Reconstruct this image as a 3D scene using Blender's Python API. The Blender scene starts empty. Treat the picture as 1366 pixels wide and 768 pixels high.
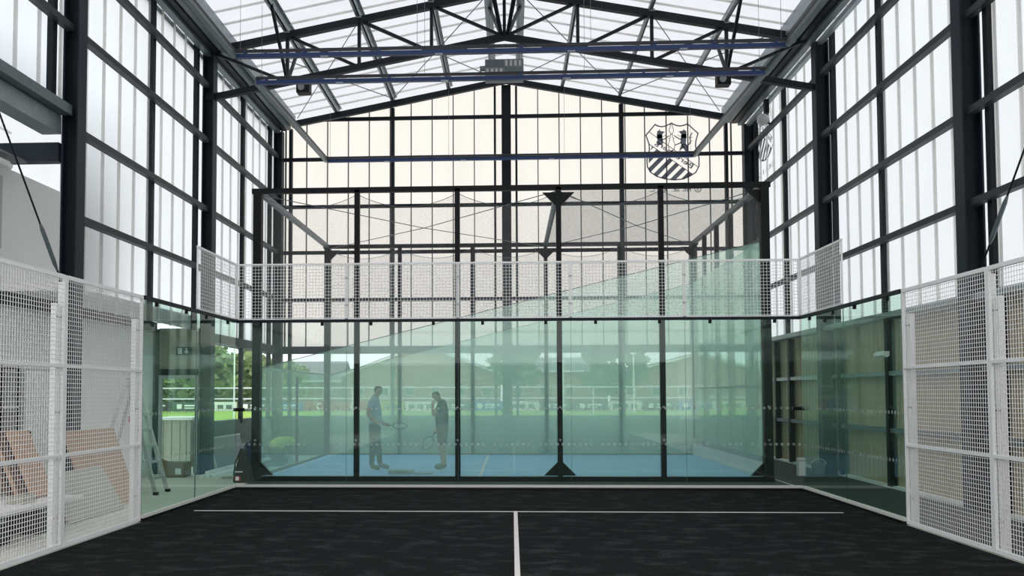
import bpy, bmesh, math, random
from mathutils import Vector, Matrix
random.seed(7)
C = bpy.context.scene.collection
pi = math.pi

# ------------------------------------------------------------------ helpers
class MB:
    """collects shapes, links them as one mesh object"""
    def __init__(s): s.v = []; s.f = []
    def add(s, vs, fs):
        o = len(s.v); s.v += [tuple(v) for v in vs]; s.f += [tuple(o + i for i in f) for f in fs]; return s
    def box(s, x0, x1, y0, y1, z0, z1):
        v = [(x, y, z) for x in (x0, x1) for y in (y0, y1) for z in (z0, z1)]
        return s.add(v, [(0, 1, 3, 2), (4, 6, 7, 5), (0, 4, 5, 1), (2, 3, 7, 6), (0, 2, 6, 4), (1, 5, 7, 3)])
    def bar(s, p, q, w, h=None, up=(0, 0, 1)):
        p = Vector(p); q = Vector(q); h = h or w; d = (q - p).normalized(); u = Vector(up)
        if abs(d.dot(u)) > .98: u = Vector((0, 1, 0))
        a = d.cross(u).normalized(); b = a.cross(d)
        vs = [e + a * (i * w / 2) + b * (j * h / 2) for e in (p, q) for i, j in ((-1, -1), (1, -1), (1, 1), (-1, 1))]
        return s.add(vs, [(3, 2, 1, 0), (4, 5, 6, 7), (0, 1, 5, 4), (1, 2, 6, 5), (2, 3, 7, 6), (3, 0, 4, 7)])
    def tube(s, pts, r, n=8, caps=True):
        pts = [Vector(p) for p in pts]; rs = r if isinstance(r, (list, tuple)) else [r] * len(pts)
        vs = []; fs = []; prev = None
        for i, p in enumerate(pts):
            d = (pts[min(i + 1, len(pts) - 1)] - pts[max(i - 1, 0)]).normalized()
            u = Vector((0, 0, 1)) if abs(d.z) < .9 else Vector((1, 0, 0))
            if prev is not None and prev.cross(d).length > 1e-4: u = prev
            a = d.cross(u).normalized(); b = a.cross(d); prev = b
            vs += [p + (a * math.cos(2 * pi * k / n) + b * math.sin(2 * pi * k / n)) * rs[i] for k in range(n)]
        for i in range(len(pts) - 1):
            for k in range(n):
                fs.append((i * n + k, i * n + (k + 1) % n, (i + 1) * n + (k + 1) % n, (i + 1) * n + k))
        if caps:
            fs.append(tuple(range(n))[::-1]); fs.append(tuple((len(pts) - 1) * n + k for k in range(n)))
        return s.add(vs, fs)
    def prism(s, poly, ax, a0, a1):
        """2-D polygon pulled along axis ax: 'x' poly=(y,z), 'y' poly=(x,z), 'z' poly=(x,y)"""
        def m(p, a): return {'x': (a, p[0], p[1]), 'y': (p[0], a, p[1]), 'z': (p[0], p[1], a)}[ax]
        n = len(poly); vs = [m(p, a0) for p in poly] + [m(p, a1) for p in poly]
        fs = [tuple(range(n))[::-1], tuple(range(n, 2 * n))] + [(i, (i + 1) % n, n + (i + 1) % n, n + i) for i in range(n)]
        return s.add(vs, fs)
    def lathe(s, prof, c=(0, 0, 0), n=20):
        vs = []; fs = []
        for r, z in prof:
            vs += [(c[0] + r * math.cos(2 * pi * k / n), c[1] + r * math.sin(2 * pi * k / n), c[2] + z) for k in range(n)]
        for i in range(len(prof) - 1):
            for k in range(n): fs.append((i * n + k, i * n + (k + 1) % n, (i + 1) * n + (k + 1) % n, (i + 1) * n + k))
        return s.add(vs, fs)
    def ball(s, c, rx, ry=None, rz=None, n=10, m=7):
        ry = ry or rx; rz = rz or rx; vs = []; fs = []
        for i in range(m + 1):
            t = pi * i / m
            vs += [(c[0] + rx * math.sin(t) * math.cos(2 * pi * k / n), c[1] + ry * math.sin(t) * math.sin(2 * pi * k / n), c[2] + rz * math.cos(t)) for k in range(n)]
        for i in range(m):
            for k in range(n): fs.append((i * n + k, (i + 1) * n + k, (i + 1) * n + (k + 1) % n, i * n + (k + 1) % n))
        return s.add(vs, fs)
    def build(s, name, mat, parent=None, smooth=False, bevel=0):
        me = bpy.data.meshes.new(name); me.from_pydata(s.v, [], s.f); me.update()
        bm = bmesh.new(); bm.from_mesh(me)
        bmesh.ops.remove_doubles(bm, verts=bm.verts, dist=1e-6)
        bmesh.ops.recalc_face_normals(bm, faces=bm.faces); bm.to_mesh(me); bm.free()
        return link(name, me, mat, parent, smooth, bevel)

def link(name, me, mat, parent=None, smooth=False, bevel=0):
    o = bpy.data.objects.new(name, me); C.objects.link(o)
    if mat: me.materials.clear(); me.materials.append(mat)
    if smooth:
        for p in me.polygons: p.use_smooth = True
    if bevel:
        b = o.modifiers.new('bevel', 'BEVEL'); b.width = bevel; b.segments = 2; b.limit_method = 'ANGLE'
    if parent:
        o.parent = parent; off = Vector(); p = parent
        while p: off += Vector(p.location); p = p.parent
        o.location = -off
    return o
def sub(o): return o

def tag(o, label=None, cat=None, group=None, kind=None):
    if label: o['label'] = label
    if cat: o['category'] = cat
    if group: o['group'] = group
    if kind: o['kind'] = kind
    return o
def thing(name, label, cat, loc=(0, 0, 0), group=None, kind=None):
    o = bpy.data.objects.new(name, None); C.objects.link(o); o.location = loc; o.empty_display_size = .2
    return tag(o, label, cat, group, kind)

# ------------------------------------------------------------------ materials
def nt(name):
    m = bpy.data.materials.new(name); m.use_nodes = True; t = m.node_tree; t.nodes.clear()
    return m, t, t.nodes.new('ShaderNodeOutputMaterial')
def pbr(name, col, rough=.6, metal=0., var=.12, scale=6., bump=0., col2=None, stretch=(1, 1, 1), spec=.5):
    m, t, out = nt(name); N = t.nodes.new; L = t.links.new
    b = N('ShaderNodeBsdfPrincipled'); L(b.outputs[0], out.inputs[0])
    b.inputs['Roughness'].default_value = rough; b.inputs['Metallic'].default_value = metal
    b.inputs['Specular IOR Level'].default_value = spec
    tc = N('ShaderNodeTexCoord'); mp = N('ShaderNodeMapping'); mp.inputs['Scale'].default_value = stretch
    no = N('ShaderNodeTexNoise'); no.inputs['Scale'].default_value = scale; no.inputs['Detail'].default_value = 6
    L(tc.outputs['Object'], mp.inputs[0]); L(mp.outputs[0], no.inputs['Vector'])
    r = N('ShaderNodeMix'); r.data_type = 'RGBA'
    c1 = [max(0, c * (1 - var)) for c in col]; c2 = col2 or [min(1, c * (1 + var)) for c in col]
    r.inputs[6].default_value = (*c1, 1); r.inputs[7].default_value = (*c2, 1)
    L(no.outputs[0], r.inputs[0]); L(r.outputs[2], b.inputs['Base Color'])
    if bump:
        bp = N('ShaderNodeBump'); bp.inputs['Strength'].default_value = bump; bp.inputs['Distance'].default_value = .02
        L(no.outputs[0], bp.inputs['Height']); L(bp.outputs[0], b.inputs['Normal'])
    return m
def opal(name, col, glow=1.):
    """translucent polycarbonate sheet with faint vertical flutes"""
    m, t, out = nt(name); N = t.nodes.new; L = t.links.new
    tr = N('ShaderNodeBsdfTranslucent'); di = N('ShaderNodeBsdfDiffuse'); mx = N('ShaderNodeMixShader'); mx.inputs[0].default_value = .12
    tc = N('ShaderNodeTexCoord'); mp = N('ShaderNodeMapping'); mp.inputs['Scale'].default_value = (1.2, 1.2, .25)
    no = N('ShaderNodeTexNoise'); no.inputs['Scale'].default_value = 1.6; no.inputs['Detail'].default_value = 4
    L(tc.outputs['Object'], mp.inputs[0]); L(mp.outputs[0], no.inputs['Vector'])
    r = N('ShaderNodeMix'); r.data_type = 'RGBA'
    r.inputs[6].default_value = (*[c * .93 for c in col], 1); r.inputs[7].default_value = (*[min(1, c * 1.05) for c in col], 1)
    L(no.outputs[0], r.inputs[0]); L(r.outputs[2], tr.inputs[0]); di.inputs[0].default_value = (.8, .8, .8, 1)
    L(tr.outputs[0], mx.inputs[1]); L(di.outputs[0], mx.inputs[2]); L(mx.outputs[0], out.inputs[0])
    return m
def glass(name, tint, graze, veil=0., veilcol=(.6, .8, .7), f0=.04):
    """one sheet of toughened glass: tinted see-through, mirror by angle, optional film putting reflected haze into the court glass colour"""
    m, t, out = nt(name); N = t.nodes.new; L = t.links.new
    lw = N('ShaderNodeLayerWeight'); lw.inputs[0].default_value = .5
    p5 = N('ShaderNodeMath'); p5.operation = 'POWER'; p5.inputs[1].default_value = 5; L(lw.outputs['Facing'], p5.inputs[0])
    ml = N('ShaderNodeMath'); ml.operation = 'MULTIPLY_ADD'; ml.inputs[1].default_value = 1 - f0; ml.inputs[2].default_value = f0; L(p5.outputs[0], ml.inputs[0])
    ge = N('ShaderNodeNewGeometry'); inv = N('ShaderNodeMath'); inv.operation = 'SUBTRACT'; inv.inputs[0].default_value = 1; L(ge.outputs['Backfacing'], inv.inputs[1])
    fr = N('ShaderNodeMath'); fr.operation = 'MULTIPLY'; L(ml.outputs[0], fr.inputs[0]); L(inv.outputs[0], fr.inputs[1])
    p2 = N('ShaderNodeMath'); p2.operation = 'POWER'; p2.inputs[1].default_value = 1.6; L(lw.outputs['Facing'], p2.inputs[0])
    cm = N('ShaderNodeMix'); cm.data_type = 'RGBA'; cm.inputs[6].default_value = (*tint, 1); cm.inputs[7].default_value = (*graze, 1); L(p2.outputs[0], cm.inputs[0])
    tp = N('ShaderNodeBsdfTransparent'); L(cm.outputs[2], tp.inputs[0])
    gl = N('ShaderNodeBsdfGlossy'); gl.inputs['Roughness'].default_value = .015; gl.inputs[0].default_value = (.9, 1, .95, 1)
    base = tp
    if veil:
        di = N('ShaderNodeBsdfDiffuse'); di.inputs[0].default_value = (*veilcol, 1)
        tl = N('ShaderNodeBsdfTranslucent'); tl.inputs[0].default_value = (*veilcol, 1)
        dm = N('ShaderNodeMixShader'); dm.inputs[0].default_value = .65; L(di.outputs[0], dm.inputs[1]); L(tl.outputs[0], dm.inputs[2])
        fm = N('ShaderNodeMixShader'); fm.inputs[0].default_value = veil; L(tp.outputs[0], fm.inputs[1]); L(dm.outputs[0], fm.inputs[2]); base = fm
    mx = N('ShaderNodeMixShader'); L(fr.outputs[0], mx.inputs[0]); L(base.outputs[0], mx.inputs[1]); L(gl.outputs[0], mx.inputs[2])
    L(mx.outputs[0], out.inputs[0]); return m
def netmat(name, col, cover, scale=60.):
    """fine knotted netting: threads with holes between"""
    m, t, out = nt(name); N = t.nodes.new; L = t.links.new
    di = N('ShaderNodeBsdfDiffuse'); di.inputs[0].default_value = (*col, 1); tp = N('ShaderNodeBsdfTransparent')
    tc = N('ShaderNodeTexCoord'); no = N('ShaderNodeTexNoise'); no.inputs['Scale'].default_value = scale; no.inputs['Detail'].default_value = 1
    L(tc.outputs['Object'], no.inputs['Vector'])
    mr = N('ShaderNodeMapRange'); mr.inputs[1].default_value = .3; mr.inputs[2].default_value = .7
    mr.inputs[3].default_value = cover * .55; mr.inputs[4].default_value = cover * 1.45; L(no.outputs[0], mr.inputs[0])
    mx = N('ShaderNodeMixShader'); L(mr.outputs[0], mx.inputs[0]); L(tp.outputs[0], mx.inputs[1]); L(di.outputs[0], mx.inputs[2]); L(mx.outputs[0], out.inputs[0])
    return m

M = {}
M['steel'] = pbr('dark_painted_steel', (.007, .011, .015), .5, 0, .2, 3, spec=.22)
M['navy'] = pbr('navy_painted_steel', (.009, .016, .025), .5, 0, .2, 3, spec=.25)
M['girt'] = pbr('grey_painted_girt', (.026, .032, .040), .5, 0, .15, 3, spec=.3)
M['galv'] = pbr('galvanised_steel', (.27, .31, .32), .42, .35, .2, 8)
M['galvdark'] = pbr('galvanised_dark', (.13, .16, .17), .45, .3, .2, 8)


M['roof'] = opal('opal_roof_sheet', (.54, .54, .555))
M['joint'] = opal('grey_joint_strip', (.93, .92, .90))
M['mullion'] = pbr('dark_joint_strip', (.06, .06, .065), .6, 0, .1, 5)
M['side'] = opal('opal_side_sheet', (.785, .805, .82))
M['back'] = opal('opal_gable_sheet', (.895, .84, .785))
M['white'] = pbr('white_powder_coat', (.93, .93, .92), .45, 0, .03, 4)
M['wall'] = pbr('white_wall_board', (.88, .87, .84), .8, 0, .03, 1.5)
M['concrete'] = pbr('pale_concrete', (.74, .74, .66), .75, 0, .10, 1.3, .05)
M['darkblock'] = pbr('dark_grey_parapet', (.12, .145, .135), .8, 0, .2, 4)
M['brown'] = pbr('ribbed_brown_cladding', (.43, .36, .235), .6, 0, .15, 2, 0, None, (1, 1, .1))
M['brownd'] = pbr('dark_brown_cladding', (.05, .045, .035), .7, 0, .15, 2)
M['rubber'] = pbr('dark_rubber_floor', (.050, .054, .055), .9, 0, .3, 30, .3)
M['black'] = pbr('black_metal', (.004, .005, .0055), .5, 0, .2, 5, spec=.2)
M['line'] = pbr('white_turf_line', (.78, .74, .70), .9, 0, .08, 40)
M['blue'] = pbr('blue_court_floor', (.20, .46, .86), .6, 0, .08, 2)
M['rig'] = pbr('blue_light_bar', (.008, .030, .11), .4, .2, .15, 3)
M['rigtop'] = pbr('black_light_rail', (.012, .014, .02), .5, 0, .15, 3)
M['lens'] = pbr('grey_light_lens', (.35, .38, .42), .3, 0, .1, 5)
M['grey'] = pbr('grey_paint', (.20, .22, .23), .5, 0, .08, 4)
M['lgrey'] = pbr('light_grey_panel', (.52, .53, .52), .6, 0, .05, 3)
M['ply'] = pbr('plywood', (.50, .30, .19), .7, 0, .12, 3, 0, None, (1, 4, .6))
M['plyedge'] = pbr('plywood_edge', (.12, .055, .035), .8, 0, .2, 10)
M['tan'] = pbr('pale_grey_board', (.50, .47, .41), .7, 0, .1, 4)
M['card'] = pbr('cardboard', (.25, .19, .11), .85, 0, .12, 5)
M['lumber'] = pbr('weathered_boards', (.42, .40, .33), .8, 0, .15, 3, 0, None, (6, 6, .5))
M['alu'] = pbr('aluminium', (.60, .60, .58), .35, .6, .08, 6)
M['red'] = pbr('red_plastic', (.45, .05, .04), .5, 0, .1, 5)
M['print'] = pbr('grey_blue_print', (.20, .21, .25), .7, 0, .08, 4)
M['brick'] = pbr('brick', (.42, .24, .18), .9, 0, .2, 4)
M['tile'] = pbr('grey_roof_tiles', (.24, .24, .25), .9, 0, .15, 6)
M['grass'] = pbr('bright_grass', (.26, .42, .05), .9, 0, .15, 3)
M['tarmac'] = pbr('grey_tarmac', (.33, .32, .31), .9, 0, .1, .5)
M['leaf'] = pbr('tree_leaves', (.12, .19, .065), .8, 0, .4, 1.2, 0, (.30, .40, .16))
M['leaf2'] = pbr('pale_tree_leaves', (.19, .28, .10), .8, 0, .4, 1.2, 0, (.42, .52, .22))
M['bark'] = pbr('bark', (.10, .075, .05), .9, 0, .2, 8)
M['glass'] = glass('clear_green_glass', (.965, .99, .98), (.67, .87, .78), .016, (.6, .9, .78))
M['mint'] = glass('mint_court_glass', (.95, .99, .97), (.70, .88, .80), .245, (.76, 1., .87))  # pale veil imitates haze reflected from the bright hall
M['mintfar'] = glass('hazed_mint_court_glass', (.95, .99, .97), (.72, .90, .82), .34, (.76, 1., .87))  # stronger veil: backlight and reflected haze put into the colour
M['edge'] = pbr('green_glass_edge', (.03, .09, .07), .3)
M['frost'] = netmat('frosted_dot', (.55, .62, .60), .5, 5)
M['net'] = netmat('pale_netting', (.30, .30, .29), .17)
M['netd'] = netmat('dense_netting', (.20, .19, .18), .40)
M['skin'] = pbr('skin', (.50, .30, .22), .6, 0, .06, 12)
M['lip'] = pbr('lip', (.36, .17, .14), .6)
M['hair'] = pbr('short_dark_hair', (.035, .026, .02), .8, 0, .2, 40)
M['hairg'] = pbr('cropped_brown_hair', (.10, .075, .055), .8, 0, .2, 40)
M['polo'] = pbr('light_blue_polo', (.36, .48, .60), .85, 0, .08, 8)
M['navypolo'] = pbr('dark_green_polo', (.035, .045, .040), .85, 0, .1, 8)
M['trouser'] = pbr('dark_trousers', (.030, .036, .05), .85, 0, .1, 8)
M['short'] = pbr('khaki_shorts', (.17, .14, .10), .85, 0, .1, 8)
M['shoe'] = pbr('brown_shoe', (.15, .10, .065), .7, 0, .15, 10)
M['hivis'] = pbr('hi_vis_yellow', (.62, .78, .03), .8, 0, .08, 6)
M['tape'] = pbr('silver_tape', (.62, .63, .62), .4)
M['bag'] = pbr('black_nylon', (.010, .010, .011), .6, 0, .2, 12)
M['cloth'] = pbr('navy_cloth', (.02, .03, .08), .9)
M['bluepaper'] = pbr('light_blue_sheet', (.30, .45, .75), .7)
M['exit'] = pbr('green_exit_sign', (.012, .10, .06), .5)
M['clear'] = glass('clear_plastic', (.80, .86, .85), (.5, .6, .58), .25, (.7, .8, .78))

def turf():
    m, t, out = nt('black_artificial_turf'); N = t.nodes.new; L = t.links.new
    b = N('ShaderNodeBsdfPrincipled'); L(b.outputs[0], out.inputs[0]); b.inputs['Roughness'].default_value = 1; b.inputs['Specular IOR Level'].default_value = .08
    tc = N('ShaderNodeTexCoord')
    def noise(sc, det, st=(1, 1, 1)):
        mp = N('ShaderNodeMapping'); mp.inputs['Scale'].default_value = st; mp.inputs['Rotation'].default_value = (0, 0, .22); L(tc.outputs['Object'], mp.inputs[0])
        n = N('ShaderNodeTexNoise'); n.inputs['Scale'].default_value = sc; n.inputs['Detail'].default_value = det; L(mp.outputs[0], n.inputs['Vector']); return n
    fine = noise(70, 3); st = noise(2.6, 6, (1.1, 1.7, 1)); big = noise(.6, 3, (1, 1.5, 1))
    r1 = N('ShaderNodeMapRange'); r1.inputs[1].default_value = .50; r1.inputs[2].default_value = .70; r1.inputs[3].default_value = 0; r1.inputs[4].default_value = 1; L(st.outputs[0], r1.inputs[0])
    r2 = N('ShaderNodeMapRange'); r2.inputs[1].default_value = .35; r2.inputs[2].default_value = .75; L(fine.outputs[0], r2.inputs[0])
    mlt = N('ShaderNodeMath'); mlt.operation = 'MULTIPLY'; L(r1.outputs[0], mlt.inputs[0]); L(r2.outputs[0], mlt.inputs[1])
    ad = N('ShaderNodeMath'); ad.operation = 'MULTIPLY_ADD'; ad.inputs[1].default_value = .22; L(r2.outputs[0], ad.inputs[0]); L(mlt.outputs[0], ad.inputs[2])
    cr = N('ShaderNodeMix'); cr.data_type = 'RGBA'; cr.inputs[6].default_value = (.0065, .0075, .0078, 1); cr.inputs[7].default_value = (.066, .069, .070, 1)
    L(ad.outputs[0], cr.inputs[0]); L(cr.outputs[2], b.inputs['Base Color'])
    bp = N('ShaderNodeBump'); bp.inputs['Strength'].default_value = .6; bp.inputs['Distance'].default_value = .02; L(fine.outputs[0], bp.inputs['Height']); L(bp.outputs[0], b.inputs['Normal'])
    return m
M['turf'] = turf()

# ------------------------------------------------------------------ measures (metres; camera above the origin)
XC = -.13                              # ridge line
XR, XLW = 6.68, -6.74                  # translucent sheet planes of the long sides
CR, CL = (6.38, 6.66), (-6.66, -6.42)  # columns, in X
FY = (12.8, 18.7, 24.4)                # frames, in Y
Y0, YB = 1.0, 24.75                   # hall ends; near sheeting stops short to let sky light in
PL, PR, PB = -4.96, 5.04, 15.70        # glass court
SX0, SX1, SY0, SY1 = -5.02, 4.88, 17.21, 23.85   # squash court posts
SF = .065                              # its floor
def rz(x): return 10.37 - .19 * abs(x - XC)       # top chord, rafter
def bz(x): return 9.35 - .19 * abs(x - XC)        # bottom chord
def sheetz(x): return rz(x) + .30

# ------------------------------------------------------------------ setting
def struct(name): return thing(name, None, None, kind='structure')
fl = MB().box(-7.9, 6.95, -6.2, YB + .2, -.12, 0).build('floor', M['concrete']); tag(fl, kind='structure')

# ceiling
ce = struct('ceiling')
for sgn in (-1, 1):
    xe = XC + sgn * 6.95
    a = MB(); a.add([(XC, Y0, sheetz(XC)), (xe, Y0, sheetz(xe)), (xe, YB + .1, sheetz(xe)), (XC, YB + .1, sheetz(XC))], [(0, 1, 2, 3)])
    a.build('translucent_sheet', M['roof'], ce)
    j = MB(); y = YB - .02
    while y > 2:
        j.bar((XC, y, sheetz(XC) - .03), (xe, y, sheetz(xe) - .03), .036, .04); y -= .6
    j.build('joint_strip', M['joint'], ce)

# gable wall
wb = struct('wall_back')
s = MB(); s.add([(-6.95, YB, 3.0), (6.75, YB, 3.0), (6.75, YB, sheetz(6.75)), (XC, YB, sheetz(XC)), (-6.95, YB, sheetz(-6.95))], [(0, 1, 2, 3, 4)])
s.build('translucent_sheet', M['back'], wb)
j = MB()
for k in range(-11, 12):
    x = .16 + .598 * k
    if -6.5 < x < 6.4: j.box(x - .013, x + .013, YB - .06, YB - .005, 3.0, sheetz(x) - .02)
for x in (-6.43, 6.13, 3.2): j.box(x - .012, x + .012, YB - .06, YB - .005, 3.0, sheetz(x) - .02)
j.build('joint_strip', M['mullion'], wb)
for x, w in ((-6.25, .085), (-3.34, .095), (-.45, .06), (.15, .06), (3.07, .095), (5.97, .085)):
    MB().box(x - w / 2, x + w / 2, YB - .20, YB - .06, 1.05, rz(x) + .02).build('mullion_post', M['steel'], wb)
for z in (4.33, 5.67, 6.97, 8.32):
    MB().box(-6.6, 6.4, YB - .26, YB - .20, z - .05, z + .05).build('girt', M['steel'], wb)
hx = 6.4 * (10.37 - 9.46) / 1.216
MB().box(XC - 5.3, XC + 5.2, YB - .26, YB - .20, 9.41, 9.51).build('girt', M['steel'], wb)
MB().box(-6.95, 6.75, YB - .28, YB + .05, 2.83, 3.03).build('sill_beam', M['navy'], wb)
MB().box(-6.95, 6.75, YB - .12, YB + .14, 0, 1.09).build('parapet', M['darkblock'], wb)

# long right wall
wr = struct('wall_right')
MB().add([(XR, Y0, 3.0), (XR, YB, 3.0), (XR, YB, 9.4), (XR, Y0, 9.4)], [(0, 1, 2, 3)]).build('translucent_sheet', M['side'], wr)
def side_joints(x0, x1, ya, yb, z0, name, par):
    j = MB(); y = yb
    while y > ya:
        j.box(x0, x1, y - .022, y + .022, z0, 9.3); y -= .6
    j.build(name, M['joint'], par)
side_joints(XR - .045, XR - .005, 6, 24.3, 3.05, 'joint_strip', wr)
bays = ((7.0, 12.67), (12.93, 18.57), (18.83, 24.27))
for ya, yb in bays:
    for z in (4.36, 5.67, 7.05, 8.36):
        MB().box(6.45, 6.57, ya, yb, z - .05, z + .05).build('girt', M['girt'], wr)
for y in (12.38, 15.95, 18.25, 21.5, 23.95, 9.6):
    MB().box(6.57, 6.66, y - .06, y + .06, 3.05, 9.2).build('mullion_post', M['steel'], wr)
MB().box(6.45, 6.75, Y0, YB - .3, 2.98, 3.08).build('sill_beam', M['galv'], wr)
cl = MB(); y = YB - .3; prof = []
while y > 2:
    prof += [(y, 6.80), (y - .05, 6.75), (y - .15, 6.75), (y - .2, 6.80)]; y -= .2
n = len(prof); vs = []
for (yy, xx) in prof: vs += [(xx, yy, .05), (xx, yy, 3.0)]
cl.add(vs, [(2 * i, 2 * i + 1, 2 * i + 3, 2 * i + 2) for i in range(n - 1)]); cl.build('ribbed_cladding', M['brown'], wr)
MB().box(6.82, 6.9, Y0, YB, 0, 3.0).build('backing_board', M['brown'], wr)
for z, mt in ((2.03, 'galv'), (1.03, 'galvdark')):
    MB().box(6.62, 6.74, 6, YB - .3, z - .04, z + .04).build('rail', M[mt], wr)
for y in (12.38, 15.95, 18.25, 21.5, 22.6):
    MB().box(6.60, 6.72, y - .06, y + .06, .05, 2.98).build('mullion_post', M['black'], wr)
MB().box(6.66, 6.76, 6, YB - .3, 0, .06).build('baseboard_right', M['white'], wr)

# long left wall: translucent above, recess with white boards below
wl = struct('wall_left')
MB().add([(XLW, Y0, 5.95), (XLW, 12.8, 5.95), (XLW, 12.8, 9.4), (XLW, Y0, 9.4)], [(0, 1, 2, 3)]).build('translucent_sheet', M['side'], wl)
MB().add([(XLW, 12.8, 3.1), (XLW, YB, 3.0), (XLW, YB, 9.4), (XLW, 12.8, 9.4)], [(0, 1, 2, 3)]).build('translucent_sheet', M['side'], wl)
side_joints(XLW + .005, XLW + .045, 12.7, 24.3, 3.05, 'joint_strip', wl)
side_joints(XLW + .005, XLW + .045, 7.5, 12.7, 5.95, 'joint_strip', wl)
for ya, yb in bays:
    for z in (4.36, 5.67, 7.16, 8.36):
        if yb < 12.8 and z < 6: continue
        MB().box(-6.62, -6.50, ya, yb, z - .05, z + .05).build('girt', M['girt'], wl)
for y, z0 in ((12.38, 5.95), (15.95, 3.05), (18.25, 3.05), (21.5, 1.0), (23.95, 1.0)):
    MB().box(-6.72, -6.63, y - .06, y + .06, z0, 9.2).build('mullion_post', M['steel'], wl)
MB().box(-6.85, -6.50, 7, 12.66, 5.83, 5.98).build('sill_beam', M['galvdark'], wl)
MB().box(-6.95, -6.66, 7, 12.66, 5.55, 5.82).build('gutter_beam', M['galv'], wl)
MB().box(-7.70, -6.71, 12.68, 12.86, 5.16, 5.44).build('cross_beam', M['navy'], wl)
MB().box(-6.85, -6.50, 18.84, YB - .5, 2.83, 3.03).build('sill_beam', M['navy'], wl)
MB().box(-6.90, -6.66, 18.9, YB, 0, 1.09).build('parapet', M['darkblock'], wl)
# white boards of the recess
MB().box(-7.85, -7.70, Y0, 18.8, 0, 3.15).build('white_board', M['wall'], wl)
MB().box(-7.85, -7.70, Y0, 14.8, 3.15, 5.16).build('white_board', M['wall'], wl)
MB().box(-7.69, -7.60, 7, 18.6, 3.06, 3.24).build('sill_beam', M['black'], wl)
MB().box(-7.70, -6.75, 12.95, 18.6, 3.26, 3.36).build('recess_soffit', M['wall'], wl)
MB().add([(-7.78, Y0, 5.16), (-7.78, 14.8, 5.16), (-7.78, 14.8, 6.6), (-7.78, Y0, 6.6)], [(0, 1, 2, 3)]).build('clerestory_sheet', M['side'], wl)
cj = MB()
for z in (5.45, 5.75, 6.05): cj.box(-7.76, -7.73, 7, 13.2, z - .015, z + .015)
cj.build('clerestory_joint', M['joint'], wl)
MB().box(-7.70, -7.18, 7.0, 12.66, 5.12, 5.16).build('soffit_board', M['grey'], wl)
MB().box(-7.52, -7.36, 8.0, 12.2, 5.10, 5.118).build('soffit_slot', M['black'], wl)
MB().box(-7.70, -7.68, 11.6, 12.9, 3.9, 5.0).build('wall_hatch', M['lgrey'], wl)
# end wall of the recess, with the glazed door
we = struct('wall_recess_end')
MB().box(-7.60, -6.72, 18.70, 18.82, 2.22, 3.12).build('transom_panel', M['lumber'], we)
MB().box(-7.60, -6.72, 18.66, 18.72, 2.11, 2.24).build('lintel', M['black'], we)
MB().box(-7.70, -7.58, 18.64, 18.80, 0, 3.10).build('dark_jamb', M['black'], we)
d1 = struct('door_1')
fr = MB(); fr.box(-7.58, -7.52, 18.66, 18.74, 0, 2.11); fr.box(-6.79, -6.73, 18.66, 18.74, 0, 2.11); fr.box(-7.52, -6.79, 18.66, 18.74, 2.04, 2.11)
fr.build('door_frame', M['lgrey'], d1)
MB().box(-7.52, -6.79, 18.69, 18.70, 0, 2.04).build('door_glass', M['glass'], d1)
# unseen end behind camera: cladding darkens reflections, shaped open above for sky light
wf = struct('wall_front')
MB().box(-7.9, 6.95, -6.2, -6.0, 0, 3.0).build('brown_cladding', M['brownd'], wf)

# ------------------------------------------------------------------ steel frame
def column(x0, x1, y, z1, label, w=.26):
    t = thing('steel_column', label, 'column', ((x0 + x1) / 2, y, 0))
    f = MB(); f.box(x0, x0 + .025, y - w / 2, y + w / 2, 0, z1); f.box(x1 - .025, x1, y - w / 2, y + w / 2, 0, z1)
    f.build('flange', M['navy'], t)
    MB().box(x0 + .025, x1 - .025, y - .02, y + .02, 0, z1).build('web', M['steel'], t)
    MB().box(x0 - .04, x1 + .02, y - w / 2 - .03, y + w / 2 + .03, 0, .02).build('base_plate', M['steel'], t)
    return t
column(*CR, 12.8, 9.1, 'tall dark steel column of the right wall, nearest, behind the mesh fence')
column(*CR, 18.7, 9.1, 'tall dark steel column halfway along the right wall, carrying the roof truss')
column(*CR, 24.4, 9.1, 'dark steel column in the far right corner by the gable wall')
column(*CL, 12.8, 9.1, 'tall dark steel column at the upper left, nearest on the left wall')
column(*CL, 18.7, 9.1, 'dark steel column on the left wall beside the glazed door')
column(*CL, 24.4, 9.1, 'dark steel column in the far left corner by the gable wall')
tg = thing('steel_column', 'dark central steel column running up the gable wall to the ridge', 'column', (XC, 24.42, 0))
MB().box(XC - .13, XC + .13, 24.34, 24.5, 0, 10.3).build('shaft', M['steel'], tg)

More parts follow.
